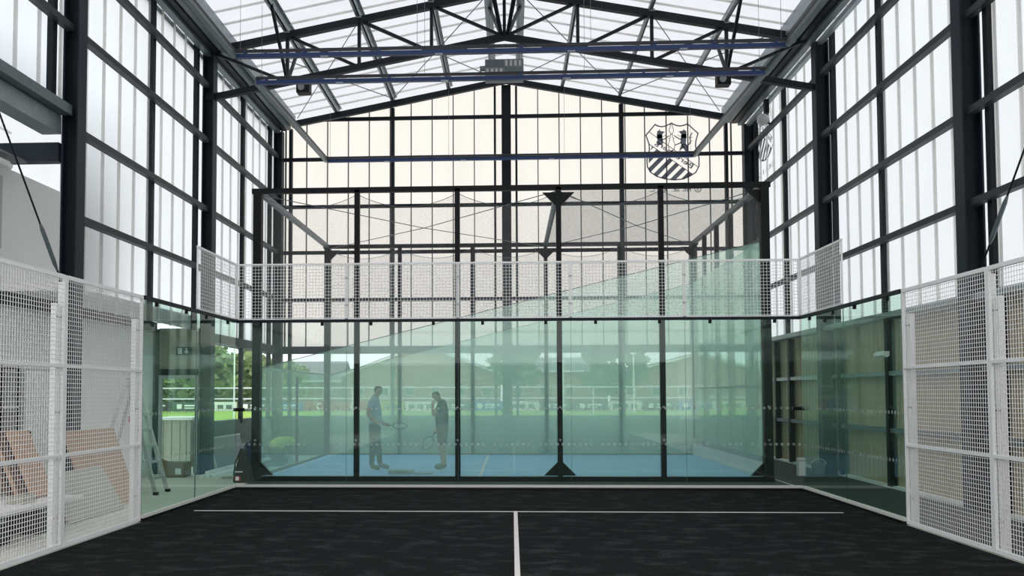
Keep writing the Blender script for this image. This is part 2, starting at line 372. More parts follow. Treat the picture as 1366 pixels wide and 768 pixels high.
tr = thing('gable_rafter', 'dark sloping rafter pair along the top of the gable wall', 'rafter', (XC, 24.36, 10.3))
for sg in (-1, 1):
    MB().bar((XC, 24.20, rz(XC)), (XC + sg * 6.0, 24.20, rz(XC + 6.0)), .12, .16).build('rafter', M['steel'], tr)
tt = thing('roof_truss', 'dark lattice roof truss spanning the hall below the translucent roof', 'truss', (XC, 18.7, 9.4))
for sg in (-1, 1):
    MB().bar((XC, 18.7, rz(XC)), (XC + sg * 6.5, 18.7, rz(XC + 6.5)), .14, .15).build('top_chord', M['steel'], tt)
    MB().bar((XC, 18.7, bz(XC)), (XC + sg * 6.5, 18.7, bz(XC + 6.5)), .12, .13).build('bottom_chord', M['steel'], tt)
    for k in (0, 1, 2, 3):
        x = XC + sg * 1.57 * k
        if k or sg > 0: MB().bar((x, 18.7, bz(x)), (x, 18.7, rz(x)), .07, .07).build('post', M['steel'], tt)
        if k: MB().bar((x, 18.7, rz(x)), (x - sg * 1.57, 18.7, bz(x - sg * 1.57)), .06, .06).build('diagonal', M['steel'], tt)
    x = XC + sg * 1.57 * 3
    MB().bar((XC + sg * 6.4, 18.7, rz(XC + 6.4)), (x, 18.7, bz(x)), .06, .06).build('diagonal', M['steel'], tt)
    for dy in (-1.3, 1.0):
        MB().bar((x, 18.7, bz(x)), (x, 18.7 + dy, rz(x) + .12), .06, .06).build('fly_brace', M['steel'], tt)
    for dy in (-1.5, -.9, 1.0):
        MB().bar((XC + sg * .05, 18.7, bz(XC)), (XC + sg * .36, 18.7 + dy, rz(XC) + .1), .06, .06).build('fly_brace', M['steel'], tt)
for k in (-3, -2, -1, 1, 2, 3):
    x = XC + 1.57 * k; zz = rz(x) + .18; sl = -.19 if k > 0 else .19
    side = 'left' if k < 0 else 'right'; nm = {1: 'innermost, beside the ridge', 2: 'the middle one', 3: 'outermost, near the eave'}[abs(k)]
    o = MB(); o.box(x - .015, x + .015, 4, 24.5, zz - .11, zz + .11); o.box(x - .015, x + .07, 4, 24.5, zz + .09, zz + .11); o.box(x - .07, x + .015, 4, 24.5, zz - .11, zz - .09)
    o.box(x - .06, x + .06, 18.62, 18.78, zz - .14, zz - .09)
    tag(o.build('roof_purlin', M['galv']), 'grey steel purlin under the %s roof slope, %s' % (side, nm), 'purlin', 'roof purlins')
for sg, sd in ((-1, 'left'), (1, 'right')):
    x = XC + sg * .36; zz = rz(x) + .2
    tag(MB().box(x - .09, x + .09, 4, 24.5, zz - .08, zz + .08).build('ridge_purlin', M['galv']), 'pale grey ridge purlin just %s of the roof centre line' % sd, 'purlin', 'ridge purlins')
tag(MB().box(XC - .15, XC + .15, 4, 18.5, 10.16, 10.36).build('ridge_beam', M['steel']), 'dark ridge beam running towards the camera at the roof centre', 'beam')
for sg, sd in ((-1, 'left'), (1, 'right')):
    t = thing('eaves_beam', 'long built-up grey eaves beam with gutter along the %s wall head' % sd, 'beam', (XC + sg * 6.3, 12, 9.2))
    X = lambda a: XC + sg * a
    def bx(a, b, z0, z1): return MB().box(min(X(a), X(b)), max(X(a), X(b)), 6, 24.35, z0, z1)
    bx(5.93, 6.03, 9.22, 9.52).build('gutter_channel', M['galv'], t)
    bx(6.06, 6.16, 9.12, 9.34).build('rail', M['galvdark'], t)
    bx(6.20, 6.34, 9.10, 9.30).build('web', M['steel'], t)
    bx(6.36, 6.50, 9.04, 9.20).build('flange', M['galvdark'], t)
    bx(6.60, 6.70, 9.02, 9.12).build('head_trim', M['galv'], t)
for sg, sd in ((-1, 'left'), (1, 'right')):
    X = lambda k: XC + sg * 1.57 * k
    t = thing('roof_bracing', 'thin crossed brace rods under the far end of the %s roof slope' % sd, 'bracing', (X(2), 21.5, rz(X(2))))
    for a, b, h_ in ((3.7, 2, .12), (2, 3.7, .12), (2, .2, .10), (.2, 2, .10)):
        MB().tube([(X(a), 24.1, rz(X(a)) + h_), (X(b), 18.85, rz(X(b)) + h_)], .012, 6).build('rod', M['galvdark'], t)
def tension(p, q, label, name='brace_cable'):
    t = thing(name, label, 'cable', p); P, Q = Vector(p), Vector(q)
    MB().tube([P, Q], .013, 8).build('rod', M['steel'], t)
    MB().tube([P.lerp(Q, .70), P.lerp(Q, .72), P.lerp(Q, .82), P.lerp(Q, .84)], [.015, .03, .03, .015], 8).build('turnbuckle', M['galvdark'], t)
tension((-6.47, 9.4, 6.9), (-6.40, 12.66, 2.8), 'steel brace cable with turnbuckle slanting down the upper left wall')
tension((6.42, 9.4, 7.0), (6.42, 12.64, 3.05), 'steel brace cable slanting down the right wall behind the fence top')

# ------------------------------------------------------------------ light rigs, heater, loudspeakers
def rig(name, label, y0, y1, z, near=True, zf=None):
    zf = zf or z; zz = lambda y: z if y == y0 and near else zf
    x0, x1 = SX0 - .05, SX1 + .06
    t = thing(name, label, 'light', ((x0 + x1) / 2, (y0 + y1) / 2, z))
    def lb(p, q, ex=0):
        MB().bar(p, q, .09, .075).build('light_bar', M['rig'], t)
        MB().bar((p[0], p[1], p[2] + .095), (q[0], q[1], q[2] + .095), .05, .05).build('rail', M['rigtop'], t)
    if near: lb((x0, y0, z), (x1, y0, z))
    lb((x0, y1, zf), (x1, y1, zf))
    for x in (x0, x1):
        p, q = (x, y0, z), (x, y1, zf)
        MB().bar(p, q, .09, .075).build('light_bar', M['galvdark'], t)
        MB().bar((x, y0, z + .095), (x, y1, zf + .095), .05, .05).build('rail', M['rigtop'], t)
    for y in ((y0, y1) if near else (y1,)):
        for x in (x0 + .2, x0 + 1.3, -2.4, .2, 2.6, x1 - 1.3, x1 - .2):
            MB().box(x - .02, x + .02, y - .05, y + .05, zz(y) + .03, zz(y) + .085).build('clip', M['rig'], t)
        for x in (x0 + .1, -1.7, 1.45, x1 - .1):
            MB().tube([(x, y, zz(y) + .1), (x, y, rz(x) + .05)], .004, 5).build('hanger_wire', M['galvdark'], t)
    for y in ((y0, y1) if near else (y1,)):
        for x in (-3.4, -1.3, 1.1, 3.1): MB().box(x - .07, x + .07, y - .05, y + .05, zz(y) - .043, zz(y) - .03).build('driver', M['lens'], t)
    return t
rig('light_rig', 'rectangular blue light rig hung above the squash court', 17.2, 23.85, 7.91, True, 8.09)
rig('light_rig', 'blue light rig above the near court, its bar highest in the photo', 8.0, 15.8, 7.90, False)
h = thing('air_heater', 'grey louvred heater unit hung under the ridge', 'heater', (XC - .05, 19.6, 8.95))
hx0, hx1, hz0, hz1 = XC - .44, XC + .42, 8.76, 9.14
MB().box(hx0, hx1, 19.4, 19.9, hz0, hz1).build('casing', M['grey'], h, bevel=.01)
for (xa, xb, za, zb) in ((hx0 + .02, XC - .02, 8.97, 9.11), (XC + .0, hx1 - .03, 8.79, 8.94)):
    MB().box(xa, xb, 19.385, 19.40, za, zb).build('grille', M['galvdark'], h)
for (xa, za) in ((hx0 + .03, 8.78), (XC + .01, 8.96)):
    for k in range(4):
        MB().prism([(19.36, za + .01), (19.40, za), (19.40, za + .14), (19.385, za + .14)], 'x', xa + k * .1, xa + k * .1 + .055).build('louvre', M['lgrey'], h)
MB().tube([(hx0 - .12, 19.6, 9.0), (hx0, 19.6, 9.0)], .06, 10).build('motor', M['grey'], h)
for x in (hx0 + .1, hx1 - .1): MB().tube([(x, 19.65, hz1), (x, 19.65, rz(x) + .1)], .008, 6).build('hanger', M['galvdark'], h)
for x, sd in ((-4.38, 'left'), (4.40, 'right')):
    t = thing('loudspeaker', 'small black loudspeaker box hung below the truss on the %s' % sd, 'loudspeaker', (x, 18.2, 8.15), 'truss loudspeakers')
    MB().box(x - .14, x + .14, 18.18, 18.42, 8.05, 8.33).build('cabinet', M['black'], t, bevel=.01)
    MB().tube([(x - .03, 18.165, 8.16), (x - .03, 18.18, 8.16)], .07, 16).build('speaker_cone', M['grey'], t)
    MB().bar((x, 18.35, 8.33), (x, 18.65, bz(x)), .02, .02).build('bracket', M['steel'], t)

# ------------------------------------------------------------------ court floors
tf = MB().box(PL + .05, PR - .05, -5.5, PB - .14, 0, .012).build('artificial_turf', M['turf']); tag(tf, 'black artificial turf of the near court with scuffed pale streaks', 'turf', kind='stuff')
rb = MB(); rb.box(PR + .12, 6.66, 4, YB - .13, .0, .008); rb.box(SX0 - .02, PR + .06, PB + .1, SY0 - .12, 0, .008); rb.box(SX1 + .1, PR + .06, SY0 - .12, YB - .13, 0, .008)
tag(rb.build('rubber_flooring', M['rubber']), 'dark grey rubber flooring along the right wall and between the courts', 'flooring')
tag(MB().box(PL + .35, 4.62, 12.68, 12.73, .012, .016).build('service_line', M['line']), 'thin white service line running across the black turf', 'line')
tag(MB().box(.014, .066, 4, 12.74, .012, .0165).build('centre_line', M['line']), 'white centre line on the black turf running towards the camera', 'line')

# ------------------------------------------------------------------ glass walls of the near court
GZ0, GZ1 = .085, 2.98
def pane(par, x0, x1, y0, y1, z0, z1, mat='glass', dots=True, dotz=(.80, 1.43)):
    g = MB().box(x0, x1, y0, y1, z0, z1).build('glass_pane', M[mat], par)
    return g
def dots(par, ax, fix, a0, a1, zs, r=.026, step=.1, skip=None):
    d = MB()
    for z in zs:
        k = a0 + .05
        while k < a1:
            P = [(k + r * math.cos(2 * pi * i / 8), z + r * math.sin(2 * pi * i / 8)) for i in range(8)]
            if not skip or not skip(k, z): d.add([(p[0], fix, p[1]) if ax == 'x' else (fix, p[0], p[1]) for p in P], [tuple(range(8))])
            k += step
    return sub(d.build('safety_dots', M['frost'], par))
def glass_wall(label, ax, fix, segs, inward):
    mid = (segs[0][0] + segs[-1][1]) / 2
    t = thing('glass_wall', label, 'glass wall', (mid, fix, 0) if ax == 'x' else (fix, mid, 0))
    def B(a0, a1, d0, d1, z0, z1):
        return MB().box(a0, a1, fix + d0, fix + d1, z0, z1) if ax == 'x' else MB().box(fix + d0, fix + d1, a0, a1, z0, z1)
    A0, A1 = segs[0][0], segs[-1][1]
    for a0, a1 in segs:
        g = B(a0 + .003, a1 - .003, -.006, .006, GZ0, GZ1).build('glass_pane', M['glass'], t)
        e = B(a0, a0 + .004, -.007, .007, GZ0, GZ1); sub(e.build('glass_edge', M['edge'], g))
        dots(g, ax, fix + (-.008 if ax == 'x' else (.008 if fix < 0 else -.008)), a0, a1, (.80, 1.43))
    lo, hi = (-.12, -.02) if inward < 0 else (.02, .12)
    B(A0, A1, -.05, .05, 0, .045).build('kerb', M['black'], t)
    B(A0, A1, -.035, .035, .045, .085).build('white_channel', M['line'], t)
    B(A0, A1, -.03, .03, GZ1, GZ1 + .05).build('top_rail', M['steel'], t)
    for a0, a1 in segs:
        for f in (.22, .78):
            a = a0 + f * (a1 - a0)
            for z in (GZ1 - .06,): B(a - .025, a + .025, -.02, .02, z, z + .06).build('clamp', M['black'], t)
    return t
xs = [PL + 2 * k for k in range(6)]
gb = glass_wall('frameless clear glass back wall of the near court under the white mesh', 'x', PB, list(zip(xs[:-1], xs[1:])), -1)
MB().box(PL, PR, PB - .13, PB - .05, 0, .04).build('kerb', M['black'], gb)
gl_ = glass_wall('clear glass side wall of the near court on the left, before the door', 'y', PL, [(11.66, 13.68), (13.68, PB - .06)], 1)
gr_ = glass_wall('green-looking glass side wall of the near court on the right', 'y', PR, [(11.66, 13.68), (13.68, PB - .06)], -1)
MB().box(PR - .16, PR + .04, PB - .02, PB + .02, 1.39, 1.45).build('corner_plate', M['black'], gb)
MB().box(PL - .04, PL + .16, PB - .02, PB + .02, 1.39, 1.45).build('corner_plate', M['black'], gb)
def wires(ax, fix, a0, a1, z0, z1, p=.058, r=.0038):
    m = MB(); a = a0 + p / 2
    P = (lambda a, z, d=0: (a, fix + d, z)) if ax == 'x' else (lambda a, z, d=0: (fix + d, a, z))
    while a < a1: m.tube([P(a, z0), P(a, z1)], r, 4, False); a += p
    z = z0 + p / 2
    while z < z1: m.tube([P(a0, z, .006), P(a1, z, .006)], r, 4, False); z += p
    return m
MZ0, MZ1 = GZ1 + .06, 4.03
def screen(label, ax, fix, segs):
    t = thing('mesh_screen', label, 'mesh screen', ((segs[0][0] + segs[-1][1]) / 2, fix, MZ0) if ax == 'x' else (fix, (segs[0][0] + segs[-1][1]) / 2, MZ0))
    for a0, a1 in segs:
        wires(ax, fix, a0 + .02, a1 - .02, MZ0, MZ1).build('wire_mesh', M['white'], t)
        P = (lambda a, z: (a, fix, z)) if ax == 'x' else (lambda a, z: (fix, a, z))
        f = MB(); f.bar(P(a0, MZ1), P(a1, MZ1), .03, .03)
        for a in (a0 + .014, a1 - .014): f.bar(P(a, MZ0 - .01), P(a, MZ1), .022, .022)
        f.bar(P(a0, MZ0), P(a1, MZ0), .022, .022); f.build('frame', M['white'], t)
    for a0, a1 in segs[:-1]:
        for z in (MZ0 + .25, MZ1 - .25):
            (MB().box(a1 - .03, a1 + .03, fix - .02, fix + .02, z - .015, z + .015) if ax == 'x' else MB().box(fix - .02, fix + .02, a1 - .03, a1 + .03, z - .015, z + .015)).build('clip', M['lgrey'], t)
screen('white wire mesh screen along the top of the glass back wall', 'x', PB, list(zip(xs[:-1], xs[1:])))
screen('short white wire mesh screen turning the corner above the right glass wall', 'y', PR, [(13.68, PB - .04)])
screen('short white wire mesh screen above the left glass wall at the corner', 'y', PL, [(13.68, PB - .04)])
def fence(label, x, y0, y1, out):
    t = thing('mesh_fence_panel', label, 'fence', (x, (y0 + y1) / 2, 0), 'white mesh fence panels')
    f = MB()
    for z in (.04, 1.02, 2.01, 3.0): f.bar((x, y0 + .036, z), (x, y1 - .036, z), .035, .045 if z in (.04, 3.0) else .032)
    for y in (y0 + .018, y1 - .018): f.bar((x, y, 0.02), (x, y, 3.02), .035, .036)
    f.build('frame', M['white'], t)
    for z in (.04, 1.02, 2.01): wires('y', x - out * .004, y0 + .03, y1 - .03, z, z + .98, .0485, .0036).build('wire_mesh', M['white'], t)
    q = MB().box(min(x + out * .03, x + out * .09), max(x + out * .03, x + out * .09), y1 - .12, y1 - .03, 0, 2.7).build('post', M['white'], t)
    q2 = MB().box(min(x + out * .03, x + out * .09), max(x + out * .03, x + out * .09), y0 + .02, y0 + .12, 0, 2.95).build('post', M['white'], t)
    for z in (.35, 1.5, 2.55):
        for y in (y1 - .10, y1 - .04, y0 + .05): MB().tube([(x + out * .020, y, z), (x + out * .032, y, z)], .010, 8).build('bolt', M['black'], t)
fence('white wire mesh fence panel on the left, next to the glass', PL, 9.58, 11.63, -1)
fence('white wire mesh fence panel at the left edge of the photo', PL, 7.52, 9.57, -1)
fence('white wire mesh fence panel on the right, next to the glass', PR, 9.58, 11.63, 1)
fence('white wire mesh fence panel at the right edge of the photo', PR, 7.52, 9.57, 1)

# ------------------------------------------------------------------ squash court
sq = thing('squash_court', 'black framed glass squash court with blue floor and netted roof', 'squash court', (-.07, 20.5, 0))
TZ = 5.72
PX = [SX0 + (SX1 - SX0) * k / 5 for k in range(6)]
PY = [SY0 + (SY1 - SY0) * k / 5 for k in range(6)]
def post(x, y, w=.10, h=TZ):
    return MB().box(x - w / 2, x + w / 2, y - w / 2, y + w / 2, 0.03, h).build('post', M['black'], sq)
def gusset(x, y, z, sx, sz, par, ax='x', a=.26):
    z2 = z + sz * a
    if ax == 'x': MB().prism([(x, z), (x + sx * a, z), (x, z2)], 'y', y - .02, y + .02).build('gusset', M['black'], par)
    else: MB().prism([(y, z), (y + sx * a, z), (y, z2)], 'x', x - .02, x + .02).build('gusset', M['black'], par)
    return par
for k, x in enumerate(PX):
    for y in (SY0, SY1):
        p = post(x, y, .16 if k in (0, 5) else .10)
        gs = []
        if k in (0, 5): gs = [(1 if k == 0 else -1)]
        if k == 3: gs = [-1, 1]
        for g in gs:
            off = .08 if k in (0, 5) else .05
            for z, sz in ((SF + .05, 1), (TZ - .10, -1)):
                if k == 0 and z > 1 and y == SY0: continue
                zz = MB().prism([(x + g * off, z), (x + g * (off + .26), z), (x + g * off, z + sz * .26)], 'y', y - .03, y + .03).build('gusset', M['black'], p); sub(zz)
        for z in (.8, 1.43): MB().tube([(x, y - .10, z), (x, y - .05, z)], .022, 10).build('bolt', M['galv'], p)
for y in PY[1:-1]: post(SX1, y, .10)
for y in (SY0, SY1): MB().box(SX0 - .12, SX1 + .12, y - .05, y + .05, TZ - .05, TZ + .05).build('top_beam', M['black'], sq)
for x, mt in ((SX0, 'galvdark'), (PX[3], 'galvdark'), (SX1, 'galvdark')):
    MB().box(x - .05, x + .05, SY0 + .05, SY1 - .05, TZ - .05, TZ + .05).build('roof_beam', M[mt], sq)  # black beams; light on their undersides put into the grey colour
for y in (SY0, SY1): MB().box(SX0 - .1, SX1 + .1, y - .06, y + .06, 0, .095).build('base_rail', M['black'], sq)
for x in (SX0, SX1): MB().box(x - .06, x + .06, SY0, SY1, 0, .095).build('base_rail', M['black'], sq)
MB().box(SX0 + .06, SX1 - .06, SY0 + .06, SY1 - .06, 0, SF).build('court_floor', M['blue'], sq)
ln = MB(); ln.box(SX1 - 5.55, SX1 - 5.50, SY0 + .07, SY1 - .07, SF, SF + .003); ln.box(SX0 + .1, SX1 - 5.5, 20.5, 20.55, SF, SF + .003)
for y in (SY0 + .08, SY1 - 1.72): ln.box(SX1 - 5.55 - 1.6, SX1 - 5.5, y + 1.6, y + 1.65, SF, SF + .003)
ln.build('court_lines', M['line'], sq)
def gtop(x): return SF + 2.13 + (4.57 - 2.13) * (x - SX0) / (SX1 - SX0)
for y in (SY0, SY1):
    for k in range(5):
        x0, x1 = PX[k] + .004, PX[k + 1] - .004
        yy = y + (.056 if y == SY0 else -.056)
        g = MB().prism([(x0, .095), (x1, .095), (x1, gtop(x1)), (x0, gtop(x0))], 'y', yy - .006, yy + .006).build('glass_pane', M['mint' if y == SY0 else 'mintfar'], sq)
        e = MB().prism([(x0, gtop(x0)), (x1, gtop(x1)), (x1, gtop(x1) + .012), (x0, gtop(x0) + .012)], 'y', yy - .007, yy + .007).build('glass_edge', M['edge'], g); sub(e)
for k in range(5):
    y0, y1 = PY[k] + .06, PY[k + 1] - .06
    g = MB().box(SX1 - .056 - .006, SX1 - .056 + .006, y0 - .05, y1 + .05, .095, 4.63).build('glass_pane', M['mintfar'], sq)
for y0, y1 in ((SY0 + .06, 19.35), (19.37, 20.45), (20.47, SY1 - .06)):
    g = MB().box(SX0 - .006, SX0 + .006, y0, y1, .1, SF + 2.13).build('glass_pane', M['glass'], sq)
MB().box(SX0 - .03, SX0 + .03, SY0, SY1, SF + 2.13, SF + 2.17).build('back_rail', M['edge'], sq)
dr = MB().box(SX0 - .03, SX0 + .03, 20.44, 20.49, .1, 2.1).build('door_post', M['black'], sq)
MB().box(SX1 - .10, SX1 - .07, SY0 + .07, SY1 - .07, SF + .003, .37).build('tin', M['lgrey'], sq)
MB().box(SX1 - .105, SX1 - .068, SY0 + .07, SY1 - .07, .37, .49).build('tin_band', M['galvdark'], sq)
MB().box(SX1 - .085, SX1 - .068, SY0 + .07, SY1 - .07, 1.80, 1.85).build('service_line', M['galvdark'], sq)
# netting
def grid(f, nu, nv):
    m = MB(); vs = [f(i / nu, j / nv) for j in range(nv + 1) for i in range(nu + 1)]
    return m.add(vs, [(j * (nu + 1) + i, j * (nu + 1) + i + 1, (j + 1) * (nu + 1) + i + 1, (j + 1) * (nu + 1) + i) for j in range(nv) for i in range(nu)])
for y, dy in ((SY0, .02), (SY1, -.02)):
    for k in range(5):
        x0, x1 = PX[k], PX[k + 1]
        def f(u, v, x0=x0, x1=x1, y=y, dy=dy):
            x = x0 + (x1 - x0) * u; top = TZ - .08 - .26 * 4 * u * (1 - u); return (x, y + dy + .03 * math.sin(pi * v), gtop(x) + (top - gtop(x)) * v)
        nn = grid(f, 12, 4).build('side_net', M['net'], sq)
        c = MB().tube([f(i / 12, 1) for i in range(13)], .006, 5); sub(c.build('net_cord', M['galvdark'], nn))
nn = grid(lambda u, v: (PX[3] + (SX1 - PX[3]) * u, SY0 + (SY1 - SY0) * v, TZ - .07 - .30 * 16 * u * (1 - u) * v * (1 - v) * .35), 14, 14).build('roof_net', M['netd'], sq)
nn = grid(lambda u, v: (SX1 + .01, SY0 + (SY1 - SY0) * u, 4.63 + (TZ - .05 - 4.63) * v), 10, 3).build('end_net', M['net'], sq)
for (a, b) in (((SX0, SY0), (PX[3], SY1)), ((SX0, SY1), (PX[3], SY0)), ((PX[3], SY0), (SX1, SY1)), ((PX[3], SY1), (SX1, SY0))):
    MB().tube([(*a, TZ - .06), ((a[0] + b[0]) / 2, (a[1] + b[1]) / 2, TZ - .14), (*b, TZ - .06)], .009, 6).build('roof_cable', M['galvdark'], sq)

# ------------------------------------------------------------------ prints on the sheets: crest seen from behind, so mirrored
def clip(poly, conv):
    """part of poly inside the convex polygon conv (both counter-clockwise)"""
    out = poly
    for i in range(len(conv)):
        a, b = conv[i], conv[(i + 1) % len(conv)]; inp, out = out, []
        sd = lambda p: (b[0] - a[0]) * (p[1] - a[1]) - (b[1] - a[1]) * (p[0] - a[0])
        for j in range(len(inp)):
            p, q = inp[j], inp[(j + 1) % len(inp)]; sp, sq_ = sd(p), sd(q)
            if sp >= 0: out.append(p)
            if sp * sq_ < 0:
                t = sp / (sp - sq_); out.append((p[0] + t * (q[0] - p[0]), p[1] + t * (q[1] - p[1])))
        if not out: return []
    return out
def text_tris(txt, size):
    cu = bpy.data.curves.new('lettering', 'FONT'); cu.body = txt; cu.size = size; cu.resolution_u = 2; cu.offset = size * .018
    o = bpy.data.objects.new('lettering', cu); C.objects.link(o); bpy.context.view_layer.update()
    me = bpy.data.meshes.new_from_object(o.evaluated_get(bpy.context.evaluated_depsgraph_get()))
    v = [tuple(p.co[:2]) for p in me.vertices]; f = [tuple(p.vertices) for p in me.polygons]
    bpy.data.objects.remove(o); bpy.data.curves.remove(cu); bpy.data.meshes.remove(me)
    return v, f
def crest_mesh(T):
    """T maps crest drawing units (x right, y up) onto a wall"""
    m = MB()
    def stroke(pts, w, closed=False):
        n = len(pts)
        for i in range(n if closed else n - 1):
            p, q = Vector(pts[i]), Vector(pts[(i + 1) % n]); d = (q - p)
            if d.length < 1e-6: continue
            d.normalize(); e = Vector((-d[1], d[0])) * w / 2; d *= w * .3
            m.add([T(*(p - d + e)), T(*(p - d - e)), T(*(q + d - e)), T(*(q + d + e))], [(0, 1, 2, 3)])
    def fill(pts): m.add([T(*p) for p in pts], [tuple(range(len(pts)))])
    P = lambda u, v: (u - 896.5, 202 - v)
    out = [(874.4, 165), (878, 167), (882.6, 168.2), (888.5, 167.3), (896.1, 163.5), (902.5, 166.7), (907.8, 167.6), (913, 166.6), (917.5, 164.8), (931.3, 177.9), (928.3, 188.1), (927.8, 195.2), (929.2, 202.2), (932.2, 211.1), (931.9, 222.3), (927.8, 230.5), (919.5, 235.8), (910.8, 239.3), (899, 240.4), (886, 238.7), (875.6, 235.2), (867.4, 229.3), (863.6, 222.3), (863, 212.9), (865.6, 205.9), (866.5, 198), (866.2, 191.7), (862.1, 179.3)]
    stroke([P(*p) for p in out], 1.7, True)
    stroke([P(866.8, 175.2), P(930.7, 223.4)], 1.0); stroke([P(865.9, 191), P(923, 233)], 1.0)
    reg = [P(*p) for p in ((865.9, 191), (865.6, 205.9), (863, 212.9), (863.6, 222.3), (867.4, 229.3), (875.6, 235.2), (886, 238.7), (899, 240.4), (910.8, 239.3), (919.5, 235.8), (923, 233))]
    for k in range(-2, 7):
        s0 = 858 + 200 + 31 + 14.6 * k - 29.2; w = 8.2           # stripes run up to the right: u + v constant
        q = [(s0 - 260, 260), (s0 + w - 260, 260), (s0 + w - 170, 170), (s0 - 170, 170)]
        c = clip([P(*p) for p in q], reg)
        if len(c) > 2: fill(c)
    def wolf(dx, fl=1, low=True):
        Q = lambda x, y: P(914 + dx + fl * x * (1.35 if abs(x) < 6 else 1.0), 160 + y)
        fill([Q(-7.6, 15.6), Q(-4.2, 14.6), Q(-1, 13.8), (Q(-.2, 11.2)), Q(.8, 13.8), Q(2.2, 14), Q(2.6, 24), Q(-2.6, 24), Q(-2.6, 19), Q(-4, 16.6)])
        fill([Q(-2.8, 18.5), Q(2.6, 18.5), Q(1.6, 33), Q(-2.6, 33), Q(-3.8, 30), Q(-3.2, 25)])
        stroke([Q(-7.4, 20.6), Q(-4.4, 21.4), Q(-2.2, 20.6)], .7); stroke([Q(-8.6, 19.4), Q(-7, 20.2)], .7)
        stroke([Q(-2, 25.6), Q(-6.5, 25), Q(-13.0, 20.5)], 1.5)
        if low:
            stroke([Q(-2.5, 30), Q(-11.5, 33.2)], 1.5)
            fill([Q(-2.6, 32), Q(2.2, 32), Q(4.6, 38), Q(3.6, 42), Q(1, 41.6), Q(-1.2, 37.4)])
            fill([Q(-2.6, 32), Q(.4, 36.5), Q(-3, 39.5), Q(-6.8, 42.4), Q(-6.6, 41), Q(-4, 37)])
            stroke([Q(3.2, 34.5), Q(7, 32), Q(8.6, 28), Q(7.4, 23), Q(10.8, 17)], 1.5)
            for a, b in (((8, 28.5), (10.8, 27.8)), ((7.6, 25), (10.6, 22.6)), ((7.8, 31), (9.4, 31))): stroke([Q(*a), Q(*b)], .9)
    wolf(-1.3)
    wolf(-34, -1, False)
    def loop(cx, pts): stroke([P(cx + x, y) for x, y in pts] + [P(cx - x, y) for x, y in reversed(pts)], .9, True)
    loop(896, [(1.4, 165.5), (1.4, 168.6), (3, 172), (2.6, 175), (.8, 178)])
    loop(896, [(1.4, 179), (1.6, 183.4), (3.6, 184.4), (2, 186), (4.4, 192), (3.8, 197), (2.6, 201)])
    v, f = text_tris('Berenberg', 9.6)
    L = max(p[0] for p in v); sx = 60 / L
    ex = Vector((-46, 33.6)).normalized(); ey = Vector((33.6, 46)).normalized(); o = Vector(P(922.3, 226.2))
    m.add([T(*(o + ex * (p[0] * sx) + ey * p[1])) for p in v], f)
    # the line of lettering below, mirrored too
    ring = [(9 + 4.2 * math.cos(2 * pi * i / 20), 4.2 * math.sin(2 * pi * i / 20)) for i in range(20)]
    stroke([(25 + p[0] - .5, p[1] - 51) for p in ring], 1.1, True)
    for t, u in (('d', 931.6), ('HE.', 921.5), ('SE.', 906), ('8', 889), ('C.', 873.6)):
        v, f = text_tris(t, 8.4 if t != 'd' else 6.5)
        if v: m.add([T(u - 896.5 - p[0] + (.0), p[1] - 54 + (.8 if t == 'd' else 0)) for p in v], f)
    return m
K = .0209
cr = crest_mesh(lambda x, y: (4.505 + x * K, YB - .012, 8.455 + y * K)).build('crest_print', M['print'], wb)
cr['label'] = 'mirrored grey club crest with two animals and a lettered band on the gable wall'
cr = crest_mesh(lambda x, y: (XR - .012, 23.30 - x * K * .98, 8.60 + y * K)).build('crest_print', M['print'], wr)
cr['label'] = 'same mirrored grey crest on the right wall near the far corner'

# ------------------------------------------------------------------ things around the courts
def leaning(name, mat, label, cat, y0, y1, xb, xt, z0, z1, th=.018, group=None):
    d = Vector((xt - xb, 0, z1 - z0)); n = Vector((d[2], 0, -d[0])).normalized() * th
    m = MB(); m.add([(xb, y0, z0), (xt, y0, z1), (xt + n[0], y0, z1 + n[2]), (xb + n[0], y0, z0 + n[2]), (xb, y1, z0), (xt, y1, z1), (xt + n[0], y1, z1 + n[2]), (xb + n[0], y1, z0 + n[2])],
        [(0, 1, 2, 3), (7, 6, 5, 4), (0, 4, 5, 1), (1, 5, 6, 2), (2, 6, 7, 3), (3, 7, 4, 0)])
    return tag(m.build(name, mat), label, cat, group)
leaning('plywood_sheet', M['ply'], 'brown plywood sheet leaning on the left column behind the fence', 'board', 12.35, 13.95, -6.00, -6.41, .0, 1.17)
leaning('insulation_board', M['tan'], 'low pale grey board standing against the brown plywood, by the fence', 'board', 11.35, 13.0, -5.80, -6.16, .0, .62, .03)
t = thing('wrapped_board', 'white board with a brown top strip leaning on the white wall', 'board', (-7.5, 14.75, 0))
MB().prism([(-7.47, 0), (-7.44, 0), (-7.645, 1.55), (-7.675, 1.55)], 'y', 14.2, 15.3).build('sheet', M['white'], t)
MB().prism([(-7.64, 1.50), (-7.61, 1.50), (-7.635, 1.72), (-7.67, 1.72)], 'y', 14.2, 15.3).build('top_strip', M['card'], t)
MB().box(-7.625, -7.61, 14.55, 14.85, 1.55, 1.68).build('dark_label', M['black'], t)
tb = thing('low_platform', 'long white board laid over black crates at the lower left', 'platform', (-6.1, 10, 0))
MB().box(-6.65, -5.55, 8.6, 11.25, .37, .405).build('board', M['white'], tb)
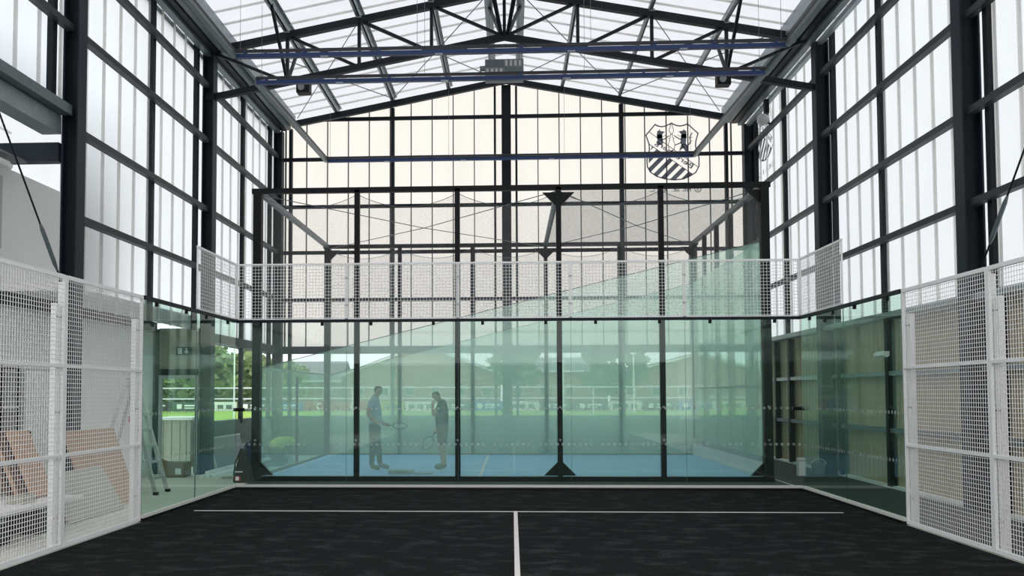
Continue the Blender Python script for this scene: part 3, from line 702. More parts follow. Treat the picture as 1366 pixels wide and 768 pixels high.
for i, (y, wd) in enumerate(((8.9, 'at the left photo edge'), (9.75, 'in the middle'), (10.75, 'under the plywood stack'))):
    c = thing('crate', 'black plastic crate under the white board, %s' % wd, 'crate', (-6.1, y, 0), 'crates under the board')
    b = MB(); b.box(-6.4, -5.75, y - .2, y - .17, .0, .365); b.box(-6.4, -5.75, y + .17, y + .2, 0, .365); b.box(-6.4, -6.37, y - .2, y + .2, 0, .365); b.box(-5.78, -5.75, y - .2, y + .2, 0, .365); b.box(-6.4, -5.75, y - .2, y + .2, 0, .03)
    b.build('body', M['black'], c); MB().box(-5.75, -5.735, y - .08, y + .08, .24, .29).build('handle', M['grey'], c)
for k in range(4):
    leaning('plywood_offcut', M['ply'] if k % 2 == 0 else M['plyedge'], ['plywood offcut on the white board, front of the leaning stack', 'dark edged offcut second in the leaning stack', 'plywood offcut third in the leaning stack', 'dark edged offcut at the back of the leaning stack'][k], 'board', 10.75, 11.2 + .1 * (k % 2), -5.95 - .10 * k, -6.30 - .10 * k, .406, 1.22, .05, 'leaning offcuts')
leaning('plywood_sheet', M['ply'], 'tan plywood sheet standing behind the leaning offcuts at left', 'board', 11.0, 11.75, -6.60, -6.80, .406, 1.22, .02)
for k, (x, y, w, d, hh, mt, nm) in enumerate(((-6.2, 9.9, .35, .25, .16, 'card', 'brown timber block lying on the white board'), (-6.50, 10.35, .3, .4, .22, 'ply', 'tan timber block beside the dark bags'), (-5.85, 10.35, .2, .3, .10, 'lumber', 'grey timber offcut nearest the fence'))):
    tag(MB().prism([(x - w / 2, .407), (x + w / 2, .407), (x + w / 2 * .8, .407 + hh), (x - w / 2, .407 + hh * .8)], 'y', y - d / 2, y + d / 2).build('timber_block', M[mt], bevel=.008), nm, 'timber')
for k, (x, y, r, hh, nm) in enumerate(((-7.05, 10.9, .26, .72, 'slumped black sack standing behind the offcuts'), (-7.1, 10.2, .28, .62, 'bulky black sack at the left photo edge'))):
    m = MB().lathe([(0, 0), (r * .8, 0), (r, .06), (r * 1.04, hh * .3), (r * .95, hh * .6), (r * .7, hh * .85), (r * .3, hh), (0, hh * 1.02)], (x, y, 0), 18)
    m.v = [(v[0] + .04 * math.sin(9 * v[2] + 7 * v[1] + k), v[1] + .04 * math.sin(11 * v[2] + 8 * v[0]), v[2] * (1 + .06 * math.sin(14 * v[0] + 9 * v[1]))) for v in m.v]
    tag(m.build('sack', M['bag'], smooth=True), nm, 'sack')
lk = thing('locker', 'light grey locker standing against the white wall at left', 'locker', (-7.5, 13.4, 0))
MB().box(-7.69, -7.33, 13.0, 13.8, 0, 2.1).build('body', M['lgrey'], lk, bevel=.008)
MB().box(-7.33, -7.312, 13.03, 13.77, .1, 2.06).build('door', M['white'], lk)
MB().box(-7.312, -7.29, 13.1, 13.14, 1.0, 1.14).build('handle', M['black'], lk)
rk = thing('shelf_rack', 'tall black shelf rack at the left photo edge', 'rack', (-7.5, 12.3, 0))
for y in (11.7, 12.05, 12.4, 12.85):
    for x in (-7.65, -7.35): MB().box(x - .02, x + .02, y - .02, y + .02, 0, 2.12).build('upright', M['black'], rk)
for z in (.3, .9, 1.5, 2.08): MB().box(-7.67, -7.33, 11.68, 12.87, z, z + .03).build('shelf', M['white'] if z in (.9, 1.5) else M['black'], rk)
MB().box(-7.69, -7.67, 11.7, 12.85, .02, 2.1).build('back_panel', M['darkblock'], rk)
la = thing('step_ladder', 'aluminium step ladder with a red tread standing by the white wall', 'ladder', (-6.55, 15.02, 0))
for y in (14.76, 15.28):
    MB().bar((-6.58, y * .6 + 15.02 * .4, 2.02), (-6.02, y, 0.0), .03, .07).build('stile', M['alu'], la)
    MB().bar((-6.62, y * .6 + 15.02 * .4, 1.86), (-7.15, y, 0.0), .025, .05).build('rear_leg', M['alu'], la)
    MB().box(-6.06, -5.98, y - .03, y + .03, 0, .05).build('foot', M['black'], la)
for k in range(1, 7):
    z = .27 * k; x = -6.02 - .56 * z / 2.02; w = .26 - .1 * z / 2.02
    MB().box(x - .06, x + .02, 15.02 - w, 15.02 + w, z - .02, z + .015).build('tread', M['red'] if k == 6 else M['alu'], la)
MB().tube([(-6.60, 14.85, 1.9), (-6.6, 14.85, 2.06), (-6.6, 15.19, 2.06), (-6.6, 15.19, 1.9)], .014, 8).build('hand_rail', M['alu'], la)
bx_ = thing('cardboard_box', 'open brown cardboard box on the concrete in front of the glazed door', 'box', (-6.98, 18.15, 0))
b = MB(); b.box(-7.24, -6.73, 17.95, 17.96, 0, .30); b.box(-7.24, -6.73, 18.34, 18.35, 0, .30); b.box(-7.24, -7.23, 17.95, 18.35, 0, .3); b.box(-6.74, -6.73, 17.95, 18.35, 0, .3); b.box(-7.24, -6.73, 17.95, 18.35, 0, .01)
b.build('carton', M['card'], bx_)
f = MB(); f.bar((-7.24, 18.15, .30), (-7.36, 18.15, .35), .38, .008); f.bar((-6.73, 18.15, .30), (-6.59, 18.15, .33), .38, .008); f.box(-7.12, -6.77, 18.0, 18.3, .25, .30); f.build('flap', M['card'], bx_)
MB().box(-6.92, -6.80, 17.945, 17.95, .06, .18).build('paper_label', M['white'], bx_)
for k in range(4):
    x = (-6.30, -6.20, -6.10, -6.25)[k]
    z = .0 if k < 3 else .062
    p = MB(); p.box(x - .04, x + .04, 17.75 + .06 * k, 21.4, z, z + .06)
    tag(p.build('metal_profile', M['white']), ['white metal profile on the floor nearest the wall', 'white metal profile in the middle of the bundle on the floor', 'white metal profile on the floor nearest the court', 'white metal profile lying on top of the bundle'][k], 'profile', 'bundle of white profiles')
gp = thing('leaning_panel', 'grey metal framed panel leaning low against the left window wall', 'panel', (-6.6, 19.4, 0))
MB().prism([(-6.44, 0), (-6.40, 0), (-6.60, .72), (-6.64, .72)], 'y', 19.02, 21.2).build('sheet', M['grey'], gp)
MB().prism([(-6.43, 0), (-6.37, 0), (-6.57, .74), (-6.63, .74)], 'y', 18.90, 19.02).build('end_plate', M['lgrey'], gp)
MB().prism([(-6.63, .72), (-6.58, .72), (-6.59, .755), (-6.64, .755)], 'y', 18.90, 21.2).build('top_edge', M['lgrey'], gp)
tag(MB().prism([(-5.86, 0), (-5.60, 0), (-5.63, .05), (-5.68, .07), (-5.75, .045), (-5.83, .06)], 'y', 17.62, 17.78).build('metal_bracket', M['alu']), 'small metal bracket lying on the concrete beside the profiles', 'bracket')
jk = thing('work_jacket', 'navy work jacket piled beside the black bag by the court corner', 'jacket', (-5.75, 19.3, 0))
MB().lathe([(.16, 0), (.19, .1), (.15, .35), (.17, .5), (.12, .62), (.03, .68), (0, .68)], (-5.75, 19.3, 0), 12).build('body', M['cloth'], jk, smooth=True)
MB().tube([(-5.88, 19.2, .5), (-5.92, 19.12, .3), (-5.9, 19.1, .12)], [.07, .06, .045], 8).build('sleeve', M['cloth'], jk, smooth=True)
MB().tube([(-5.62, 19.2, .5), (-5.58, 19.12, .3), (-5.6, 19.1, .12)], [.07, .06, .045], 8).build('sleeve', M['cloth'], jk, smooth=True)
MB().add([(-5.62, 19.05, .50), (-5.40, 19.05, .42), (-5.44, 19.15, .56), (-5.60, 19.15, .60)], [(0, 1, 2, 3)]).build('light_blue_lining', M['bluepaper'], jk)
bg = thing('racket_bag', 'black racket bag leaning on the left corner post of the squash court', 'bag', (-5.18, 16.93, 0))
prof = [(-5.36, .02), (-5.34, 0), (-5.02, 0), (-5.00, .02), (-5.03, .22), (-5.10, .42), (-5.13, .60), (-5.16, .66), (-5.22, .66), (-5.25, .60), (-5.27, .42), (-5.34, .22)]
MB().prism(prof, 'y', 16.82, 17.02).build('body', M['bag'], bg, bevel=.03)
MB().tube([(-5.22, 16.81, .6), (-5.30, 16.78, .4), (-5.34, 16.79, .15)], .012, 6).build('strap', M['black'], bg)
MB().box(-5.34, -5.17, 16.805, 16.815, .20, .225).build('reflective_strip', M['tape'], bg)
MB().box(-5.32, -5.21, 16.805, 16.815, .04, .13).build('red_badge', M['red'], bg)
MB().box(-5.31, -5.24, 16.80, 16.806, .05, .12).build('white_badge', M['white'], bg)
wx = thing('white_carton', 'narrow white carton standing on the rubber floor right of the squash court', 'box', (5.88, 18.42, 0))
MB().box(5.81, 5.95, 18.36, 18.50, .008, .37).build('carton', M['white'], wx, bevel=.004)
MB().box(5.81, 5.95, 18.352, 18.36, .30, .33).build('lid_fold', M['lgrey'], wx)
bk = thing('bucket', 'clear plastic bucket on the rubber floor behind the right glass wall', 'bucket', (6.22, 18.4, .008))
MB().lathe([(0, .01), (.11, .01), (.14, .24), (.15, .245), (.15, .26), (.135, .26), (.105, .02), (0, .02)], (6.22, 18.4, .008), 20).build('tub', M['clear'], bk, smooth=True)
MB().tube([(6.22 + .145 * math.cos(a), 18.4 - .02, .25 + .10 * math.sin(a)) for a in [pi * i / 10 for i in range(11)]], .006, 6).build('handle', M['white'], bk)
MB().tube([(6.15, 18.4, .03), (6.28, 18.42, .31)], .015, 8).build('brush', M['grey'], bk)
def lampbox(loc, label, dx):
    t = thing('wall_lamp', label, 'lamp', loc); x, y, z = loc
    MB().box(x - .06, x + .06, y - .16, y + .16, z - .04, z + .04).build('housing', M['white'], t, bevel=.01)
    MB().tube([(x - dx * .02, y - .22, z - .02), (x, y - .1, z)], [.05, .035], 12).build('lamp_head', M['white'], t)
    MB().tube([(x - dx * .02, y + .22, z - .02), (x, y + .1, z)], [.05, .035], 12).build('lamp_head', M['white'], t)
    MB().bar((x, y, z), (x + dx * .16, y, z + .02), .03, .03).build('bracket', M['white'], t)
lampbox((6.56, 16.0, 2.38), 'white twin head emergency lamp on the brown right wall', 1)
lampbox((-7.28, 12.15, 5.02), 'white twin head emergency lamp under the soffit at upper left', -1)
ds = thing('dome_sensor', 'white dome sensor below a dark box high on the right wall by the crest', 'sensor', (6.3, 22.1, 8.55))
MB().ball((6.28, 22.1, 8.5), .15, .15, .15, 14, 9).build('dome', M['lgrey'], ds, True)
MB().box(6.32, 6.42, 22.02, 22.18, 8.65, 9.0).build('dark_box', M['black'], ds); MB().bar((6.30, 22.1, 8.5), (6.46, 22.1, 8.38), .04, .04).build('bracket', M['steel'], ds)
ex = thing('exit_sign', 'green exit sign with running figure and down arrow above the glazed door', 'sign', (-7.0, 18.66, 2.62))
MB().box(-7.24, -6.82, 18.63, 18.70, 2.52, 2.74).build('panel', M['exit'], ex)
a = MB(); a.add([(-6.95, 18.625, 2.55), (-6.88, 18.625, 2.62), (-6.93, 18.625, 2.62), (-6.93, 18.625, 2.71), (-6.97, 18.625, 2.71), (-6.97, 18.625, 2.62), (-7.02, 18.625, 2.62)], [(0, 1, 2, 3, 4, 5, 6)])
a.build('arrow', M['white'], ex)
a = MB(); a.box(-7.19, -7.08, 18.62, 18.628, 2.55, 2.71); a.build('white_doorway', M['white'], ex)
a = MB(); a.ball((-7.13, 18.616, 2.69), .016, .004, .016); a.bar((-7.135, 18.617, 2.665), (-7.15, 18.617, 2.61), .02, .004); a.bar((-7.15, 18.617, 2.61), (-7.115, 18.617, 2.57), .014, .004); a.bar((-7.15, 18.617, 2.61), (-7.18, 18.617, 2.575), .014, .004); a.bar((-7.16, 18.617, 2.655), (-7.105, 18.617, 2.64), .01, .004)
a.build('running_figure', M['exit'], ex)
for o in [c for c in ex.children]:
    for v in o.data.vertices: v.co = Vector((-7.03, v.co[1], 2.63)) + (Vector((v.co[0], 0, v.co[2])) - Vector((-7.03, 0, 2.63))) * .78
cp = thing('call_point', 'small red call point on the white wall beside the glazed door', 'switch', (-7.69, 17.5, 1.2))
MB().box(-7.70, -7.65, 17.44, 17.56, 1.14, 1.26).build('case', M['red'], cp); MB().box(-7.65, -7.645, 17.47, 17.53, 1.17, 1.23).build('plate', M['white'], cp)

# ------------------------------------------------------------------ outside
gr = MB().add([(-140, 24.9, -.1), (90, 24.9, -.1), (90, 200, -.1), (-140, 200, -.1)], [(0, 1, 2, 3)]); gr.add([(-140, -30, -.1), (-7.95, -30, -.1), (-7.95, 24.9, -.1), (-140, 24.9, -.1)], [(0, 1, 2, 3)])
gr.add([(7, -30, -.1), (90, -30, -.1), (90, 24.9, -.1), (7, 24.9, -.1)], [(0, 1, 2, 3)])
tag(gr.build('tarmac', M['tarmac']), 'grey tarmac outside around the hall', 'tarmac', kind='stuff')
gr = MB().add([(-140, 60, -.06), (90, 60, -.06), (90, 130, -.06), (-140, 130, -.06)], [(0, 1, 2, 3)])
tag(gr.build('playing_field', M['grass']), 'bright green playing field outside beyond the gable wall', 'grass', kind='stuff')
tag(MB().box(-14, -7.06, 18.9, 27, -.1, -.02).build('paving', M['concrete']), 'pale paving outside the glazed door', 'paving')
ct = thing('counter_unit', 'pale boarded counter with white top standing outside the glazed door', 'counter', (-7.9, 21, -.02))
MB().box(-8.35, -7.55, 20.5, 21.6, .0, 1.10).build('boarded_body', M['lumber'], ct)
gv = MB()
for x in (-8.2, -8.0, -7.8, -7.65): gv.box(x - .006, x + .006, 20.492, 20.5, .02, 1.08)
gv.build('board_gaps', M['darkblock'], ct); MB().box(-8.42, -7.48, 20.42, 21.7, 1.10, 1.16).build('worktop', M['white'], ct)
MB().box(-8.33, -7.57, 20.52, 21.58, -.02, .0).build('plinth', M['darkblock'], ct)
bc = [(.8, .8, .8), (.05, .06, .07), (.05, .12, .45), (.75, .75, .75), (.45, .08, .06), (.06, .10, .08), (.85, .85, .85), (.07, .08, .09), (.10, .25, .55), (.8, .8, .78), (.05, .05, .06), (.55, .6, .1)]
names = ['white', 'charcoal', 'blue', 'pale grey', 'red', 'dark green', 'bright white', 'near black', 'mid blue', 'off white', 'black', 'lime']
ORD = 'first second third fourth fifth sixth seventh eighth ninth tenth eleventh twelfth thirteenth fourteenth fifteenth sixteenth seventeenth eighteenth nineteenth'.split()
for k in range(19):
    x0 = -42 + 3.45 * k; i = (k * 7 + 3) % 12 if k not in (6, ) else 4
    mm = M.setdefault('board%d' % i, pbr('board_' + names[i].replace(' ', '_'), bc[i], .6, 0, .03, 3))
    t = thing('advertising_board', '%s advertising board across the field, %s from the left end of the row' % (names[i], ORD[k]), 'board', (x0 + 1.6, 90, -.1), 'pitch side boards')
    MB().box(x0, x0 + 3.3, 90, 90.08, .0, .95).build('panel', mm, t)
    pr_ = MB()
    if i in (1, 5, 7, 10, 2, 8):
        pr_.box(x0 + .5, x0 + 1.0, 89.97, 90, .25, .72); pr_.box(x0 + 1.3, x0 + 2.7, 89.97, 90, .50, .66); pr_.box(x0 + 1.3, x0 + 2.3, 89.97, 90, .26, .38); pr_.build('pale_graphic', M['white'], t)
    elif i == 4:
        for q in range(10):
            a0, a1 = (.7 + .52 * q) , (.7 + .52 * (q + 1))
            pr_.bar((x0 + 1.6 + .3 * math.cos(a0), 89.98, .48 + .3 * math.sin(a0)), (x0 + 1.6 + .3 * math.cos(a1), 89.98, .48 + .3 * math.sin(a1)), .04, .14)
        pr_.build('letter_mark', M['white'], t)
    else:
        for q in range(3): pr_.box(x0 + .4 + .9 * q, x0 + 1.0 + .9 * q, 89.97, 90, .25, .65)
        pr_.build('dark_graphic', M['darkblock'], t)
    for x in (x0 + .3, x0 + 3): MB().box(x - .04, x + .04, 90.08, 90.2, -.1, .8).build('support', M['darkblock'], t)
rl = thing('field_railing', 'white two-bar railing standing across the field', 'railing', (-6, 44, -.1))
for z in (2.02, 1.48): MB().tube([(-40, 44, z), (28, 44, z)], .035, 6).build('bar', M['white'], rl)
for k in range(12): MB().tube([(-38 + 6 * k, 44, -.1), (-38 + 6 * k, 44, 2.02)], .035, 6).build('rail_post', M['white'], rl)
def tree(x, y, hh, w, label, mat='leaf', n=900, hl=.35):
    t = thing('tree', label, 'tree', (x, y, -.1), 'trees beyond the field')
    MB().tube([(x, y, -.1), (x + .1, y, hh * .3), (x - .05, y, hh * .6)], [.3, .22, .12], 8).build('trunk', M['bark'], t)
    m = MB(); cl = [(x + random.uniform(-.6, .6) * w, y + random.uniform(-.4, .4) * w, hh * random.uniform(hl, .86), random.uniform(.22, .42) * w) for _ in range(16)]
    for _ in range(n):
        c = random.choice(cl); d = Vector((random.gauss(0, 1), random.gauss(0, 1), random.gauss(0, 1))).normalized() * c[3] * random.uniform(.6, 1.05)
        p = Vector(c[:3]) + Vector((d[0], d[1], d[2] * .8)); s_ = random.uniform(.12, .26) * w * .45
        a = Vector((random.gauss(0, 1), random.gauss(0, 1), random.gauss(0, .7))).normalized(); b_ = a.cross(Vector((random.gauss(0, 1), random.gauss(0, 1), random.gauss(0, 1)))).normalized()
        m.add([p - a * s_ - b_ * s_ * .5, p + a * s_ - b_ * s_ * .6, p + a * s_ * .8 + b_ * s_ * .5, p - a * s_ * .8 + b_ * s_ * .6], [(0, 1, 2, 3)])
    m.build('crown', M[mat], t)
tl = [(-46, 104, 9.5, 5, 'tall leafy tree farthest left, seen through the left windows'), (-39, 101, 8.2, 5, 'leafy tree second from the left beyond the field'), (-33, 103, 8.4, 4.6, 'leafy tree in the middle of the left window'), (-29.5, 99, 6.6, 3.6, 'bushy pale tree in front of the grey roofed house'), (-53, 100, 8, 5, 'leafy tree seen through the glazed door'),
      (.6, 99, 7.6, 3.6, 'dark tree left of the central squash court post'), (11, 96, 7.8, 4.2, 'dark round tree right of the central squash court post'), (-60, 105, 8, 5, 'tree at the far left end of the row'), (-25.5, 96, 5.6, 3.2, 'low pale tree just inside the left corner post')]
for i, (x, y, hh, w, lb) in enumerate(tl): tree(x, y, hh, w, lb, 'leaf2' if i in (2, 3, 8) else 'leaf', 1300)
hd = thing('hedge', 'long green hedge bank behind the boards on the left', 'hedge', (-50, 96, -.1))
m = MB()
for _ in range(2600):
    p = Vector((random.uniform(-72, -27), 96 + random.uniform(-1.2, 1.2), random.uniform(-.1, 3.0 + random.uniform(0, .8)))); s_ = random.uniform(.3, .6)
    a = Vector((random.gauss(0, 1), random.gauss(0, 1), random.gauss(0, 1))).normalized(); b_ = a.cross(Vector((random.gauss(0, 1), random.gauss(0, 1), random.gauss(0, 1)))).normalized()
    m.add([p - a * s_ - b_ * s_, p + a * s_ - b_ * s_, p + a * s_ + b_ * s_, p - a * s_ + b_ * s_], [(0, 1, 2, 3)])
m.build('foliage', M['leaf'], hd)
def house(x0, x1, y, he, hr, label, gable=False, roof='tile'):
    t = thing('brick_house', label, 'building', ((x0 + x1) / 2, y, -.1)); D = 8
    MB().box(x0, x1, y, y + D, -.1, he).build('walls', M['brick'], t)
    if gable:
        xm = (x0 + x1) / 2
        MB().prism([(x0, he), (x1, he), (xm, hr)], 'y', y, y + D).build('gable', M['brick'], t)
        r = MB()
        for s_ in (-1, 1): r.bar((xm, y + D / 2, hr + .1), (xm + s_ * ((x1 - x0) / 2 + .4), y + D / 2, he - .1), D + .8, .2)
        r.build('roof', M[roof], t)
        vb = MB()
        for s_ in (-1, 1): vb.bar((xm, y - .42, hr), (xm + s_ * ((x1 - x0) / 2 + .4), y - .42, he - .2), .08, .22)
        vb.build('verge_board', M['white'], t)
    else:
        r = MB(); r.prism([(y - .4, he - .1), (y + D + .4, he - .1), (y + D / 2, hr)], 'x', x0 - .3, x1 + .3); r.build('roof', M[roof], t)
        MB().box(x0 - .3, x1 + .3, y - .46, y - .38, he - .2, he).build('gutter', M['white'], t)
    n = max(1, int((x1 - x0) / 3))
    for k in range(n):
        xw = x0 + (k + .5) * (x1 - x0) / n
        w = MB().box(xw - .6, xw + .6, y - .05, y, he * .35, he * .35 + 1.2).build('window', M['white'], t)
        MB().box(xw - .5, xw + .5, y - .06, y - .05, he * .35 + .1, he * .35 + 1.1).build('window_glass', M['darkblock'], w)
house(-33.5, -21.2, 108, 3.4, 5.9, 'low house with a grey tiled roof behind the pale tree')
house(-20, -1.5, 106, 4.2, 7.6, 'brick house whose gable rises behind the standing men', True)
house(-.8, 12, 112, 4.6, 6.4, 'brick house behind the dark trees in the middle', False)
house(12.5, 31, 106, 4.0, 6.3, 'brick house with low gable at the right of the view', True)
for k, (x, y, hh, lb) in enumerate(((-24.8, 78, 6.2, 'white floodlight pole seen in the left window'), (4.6, 80, 5.4, 'white floodlight pole in front of the dark round tree'), (10.9, 80, 5.2, 'white floodlight pole at the right of the view'))):
    t = thing('light_pole', lb, 'pole', (x, y, -.1)); MB().tube([(x, y, -.1), (x, y, hh)], .07, 8).build('pole', M['white'], t); MB().box(x - .3, x + .3, y - .1, y + .1, hh, hh + .2).build('lamp_head', M['white'], t)

# ------------------------------------------------------------------ people
def skin(name, nodes, edges, mat, parent=None, lev=2):
    """nodes: name -> (x, y, z, r); grows one smooth surface round the joints"""
    keys = list(nodes); me = bpy.data.meshes.new(name)
    me.from_pydata([nodes[k][:3] for k in keys], [(keys.index(a), keys.index(b)) for a, b in edges], [])
    o = bpy.data.objects.new(name, me); C.objects.link(o)
    o.modifiers.new('skin', 'SKIN').use_smooth_shade = True
    for i, k in enumerate(keys):
        sv = me.skin_vertices[0].data[i]; r = nodes[k][3]; sv.radius = (r, r) if not isinstance(r, tuple) else r; sv.use_root = (i == 0)
    sb = o.modifiers.new('sub', 'SUBSURF'); sb.levels = lev; sb.render_levels = lev
    bpy.context.view_layer.update()
    ev = bpy.data.meshes.new_from_object(o.evaluated_get(bpy.context.evaluated_depsgraph_get()))
    bpy.data.objects.remove(o); bpy.data.meshes.remove(me); ev.name = name
    return link(name, ev, mat, parent, True)
def frame(px, py, pz, hd):
    c, s_ = math.cos(hd), math.sin(hd)
    return lambda f, l, z: (px + c * f - s_ * l, py + s_ * f + c * l, pz + z)
def hand(nodes, edges, T, key, wrist, d, side, up, curl=.5, r=.010):
    """palm, four fingers and a thumb growing from the wrist; d points along the hand, side to the thumb"""
    w = Vector(wrist); d = Vector(d).normalized(); sd = Vector(side).normalized(); n = d.cross(sd).normalized() * up
    def put(k, v, rr): nodes[k] = (*T(*v), rr)
    put(key + 'p', w + d * .055, (.036, .020)); edges.append((key, key + 'p'))
    for i, (o, L) in enumerate(((.027, .070), (.009, .080), (-.010, .075), (-.028, .058))):
        b = w + d * .09 + sd * o
        put(key + 'k%d' % i, b, r + .001); put(key + 'm%d' % i, b + d * L * .5 + n * L * .28 * curl, r); put(key + 't%d' % i, b + d * L * (.9 - .45 * curl) + n * L * (.85 * curl), r * .85)
        edges += [(key + 'p', key + 'k%d' % i), (key + 'k%d' % i, key + 'm%d' % i), (key + 'm%d' % i, key + 't%d' % i)]
    put(key + 'h1', w + d * .045 + sd * .045 + n * .012, r + .002); put(key + 'h2', w + d * .085 + sd * .060 + n * .028, r)
    edges += [(key + 'p', key + 'h1'), (key + 'h1', key + 'h2')]
def shell(name, body, mat, parent, pick, grow):
    """clothing: the picked faces of the body lifted off the skin, hems turned in"""
    bm = bmesh.new(); bm.from_mesh(body.data)
    bmesh.ops.delete(bm, geom=[f for f in bm.faces if not pick(f.calc_center_median())], context='FACES')
    bmesh.ops.delete(bm, geom=[v for v in bm.verts if not v.link_faces], context='VERTS')
    bm.normal_update(); nv = {v: v.normal.copy() for v in bm.verts}
    for v in bm.verts: v.co += nv[v] * grow
    for _ in range(3): bmesh.ops.smooth_vert(bm, verts=bm.verts, factor=.4, use_axis_x=True, use_axis_y=True, use_axis_z=True)
    bd = [e for e in bm.edges if len(e.link_faces) == 1]
    nb = {}
    for e in bd:
        p_, q_ = e.verts; nb.setdefault(p_, []).append(q_); nb.setdefault(q_, []).append(p_)
    for _ in range(12):
        new = {v: v.co * .4 + sum((u.co for u in us), Vector()) / len(us) * .6 for v, us in nb.items()}
        for v, co_ in new.items(): v.co = co_
    bn = {}
    for e in bd:
        for v in e.verts: bn[v] = v.normal.copy()
    g = bmesh.ops.extrude_edge_only(bm, edges=bd)
    for v in [x for x in g['geom'] if isinstance(x, bmesh.types.BMVert)]:
        k = min(bn, key=lambda u: (u.co - v.co).length_squared); v.co -= bn[k] * grow * 1.3
    me = bpy.data.meshes.new(name); bm.to_mesh(me); bm.free()
    return link(name, me, M[mat], parent, True)
def person(label, T, J, R, kit, hands, hairmat):
    """J: joint name -> (f, l, z, r) in body axes; R: head axes; kit: (name, material, bone limits, lift)"""
    t = thing('person', label, 'person', T(0, 0, 0))
    N = {k: (*T(*v[:3]), v[3]) for k, v in J.items()}
    E = [('pelvis', 'spine'), ('spine', 'chest'), ('chest', 'neckb'), ('neckb', 'neck'), ('neck', 'jaw'), ('jaw', 'head'), ('head', 'crown'), ('head', 'nose'), ('jaw', 'chin'), ('head', 'earL'), ('head', 'earR')]
    for s_ in 'LR':
        E += [('chest', 'sh' + s_), ('sh' + s_, 'el' + s_), ('el' + s_, 'wr' + s_), ('pelvis', 'hip' + s_), ('hip' + s_, 'kn' + s_), ('kn' + s_, 'an' + s_), ('an' + s_, 'ft' + s_)]
    bones = list(E); E = list(E)
    for s_ in 'LR': hand(N, E, T, 'wr' + s_, J['wr' + s_][:3], *hands[s_])
    body = skin('body', N, E, M['skin'], t, 3)
    hb = [(a, b) for a, b in E if (a, b) not in bones]
    ends = [(a, b, Vector(N[a][:3]), Vector(N[b][:3]), N[a][3], N[b][3]) for a, b in bones + hb]
    rad = lambda r: sum(r) / 2 if isinstance(r, tuple) else r
    def bone(c):
        best = None
        for a, b, A, B, ra, rb in ends:
            d = B - A; q = max(0, min(1, (c - A).dot(d) / d.length_squared)); e = (c - A - d * q).length - (rad(ra) * (1 - q) + rad(rb) * q)
            if best is None or e < best[0]: best = (e, a, b, q)
        return best[1:]
    for name, mat, lim, grow in kit:
        for half in (('L', 'R') if name == 'shoe' else ('',)):
            def pick(c):
                a, b, q = bone(c); k = a.rstrip('LR') + '-' + b.rstrip('LR')
                if half and not a.endswith(half): return False
                return k in lim and lim[k][0] <= q <= lim[k][1]
            shell(name, body, mat, t, pick, grow)
    O, ax, ay, az = (Vector(T(*R(*p))) for p in ((0, 0, 0), (1, 0, 0), (0, 1, 0), (0, 0, 1)))
    ax, ay, az = ax - O, ay - O, az - O; kk = ax.length; ax, ay, az = ax / kk, ay / kk, az / kk
    def hairy(c):
        d = (c - O) / kk; a, h_ = d.dot(ax), d.dot(az); l_ = abs(d.dot(ay))
        return a < .098 and h_ > .236 - 1.7 * max(0, min(.060, .030 - a)) and not (l_ > .085 and h_ < .21)
    shell('hair', body, hairmat, t, hairy, .010)
    e = MB()
    for s_ in (-1, 1): e.ball(T(*R(.104, .034 * s_, .200)), .010, n=8, m=5)
    e.build('eyes', M['black'], t, True)
    b_ = MB()
    for s_ in (-1, 1): b_.tube([T(*R(.108, .016 * s_, .220)), T(*R(.100, .050 * s_, .222))], .005, 6)
    b_.build('eyebrows', M[hairmat], t, True)
    m = MB(); m.tube([T(*R(.098, -.022, .128)), T(*R(.108, 0, .130)), T(*R(.098, .022, .128))], .006, 6); m.build('mouth', M['lip'], t, True)
    return t
def shirt(mat, gr=.016, sl=.55): return ('shirt', mat, {'pelvis-spine': (.05, 1), 'spine-chest': (0, 1), 'chest-neckb': (0, 1), 'chest-sh': (0, 1), 'sh-el': (0, sl), 'pelvis-hip': (0, 0)}, gr)
def trousers(name, mat, gr, low=False): 
    d = {'pelvis-spine': (0, .45), 'pelvis-hip': (0, 1), 'hip-kn': (0, .86 if low else 1)}
    if not low: d['kn-an'] = (0, .93)
    return (name, mat, d, gr)
def shoes(mat): return [('shoe', mat, {'an-ft': (0, 1), 'kn-an': (.93, 1)}, .012)]
def head(J, f, l, z, tilt, k=1.):
    """skull and face along a tilted axis; (f, l, z) is the base of the neck"""
    c, s_ = math.cos(tilt), math.sin(tilt)
    def R(a, b, h): return (f + (a * c + h * s_) * k, l + b * k, z + (h * c - a * s_) * k)
    J['neckb'] = (*R(0, 0, 0), .075); J['neck'] = (*R(.012, 0, .06), .060); J['jaw'] = (*R(.030, 0, .125), .074); J['head'] = (*R(.022, 0, .195), (.096, .088)); J['crown'] = (*R(.012, 0, .272), .074)
    J['nose'] = (*R(.126, 0, .172), .016); J['chin'] = (*R(.088, 0, .098), .032); J['earL'] = (*R(.012, .090, .185), .018); J['earR'] = (*R(.012, -.090, .185), .018)
    return R

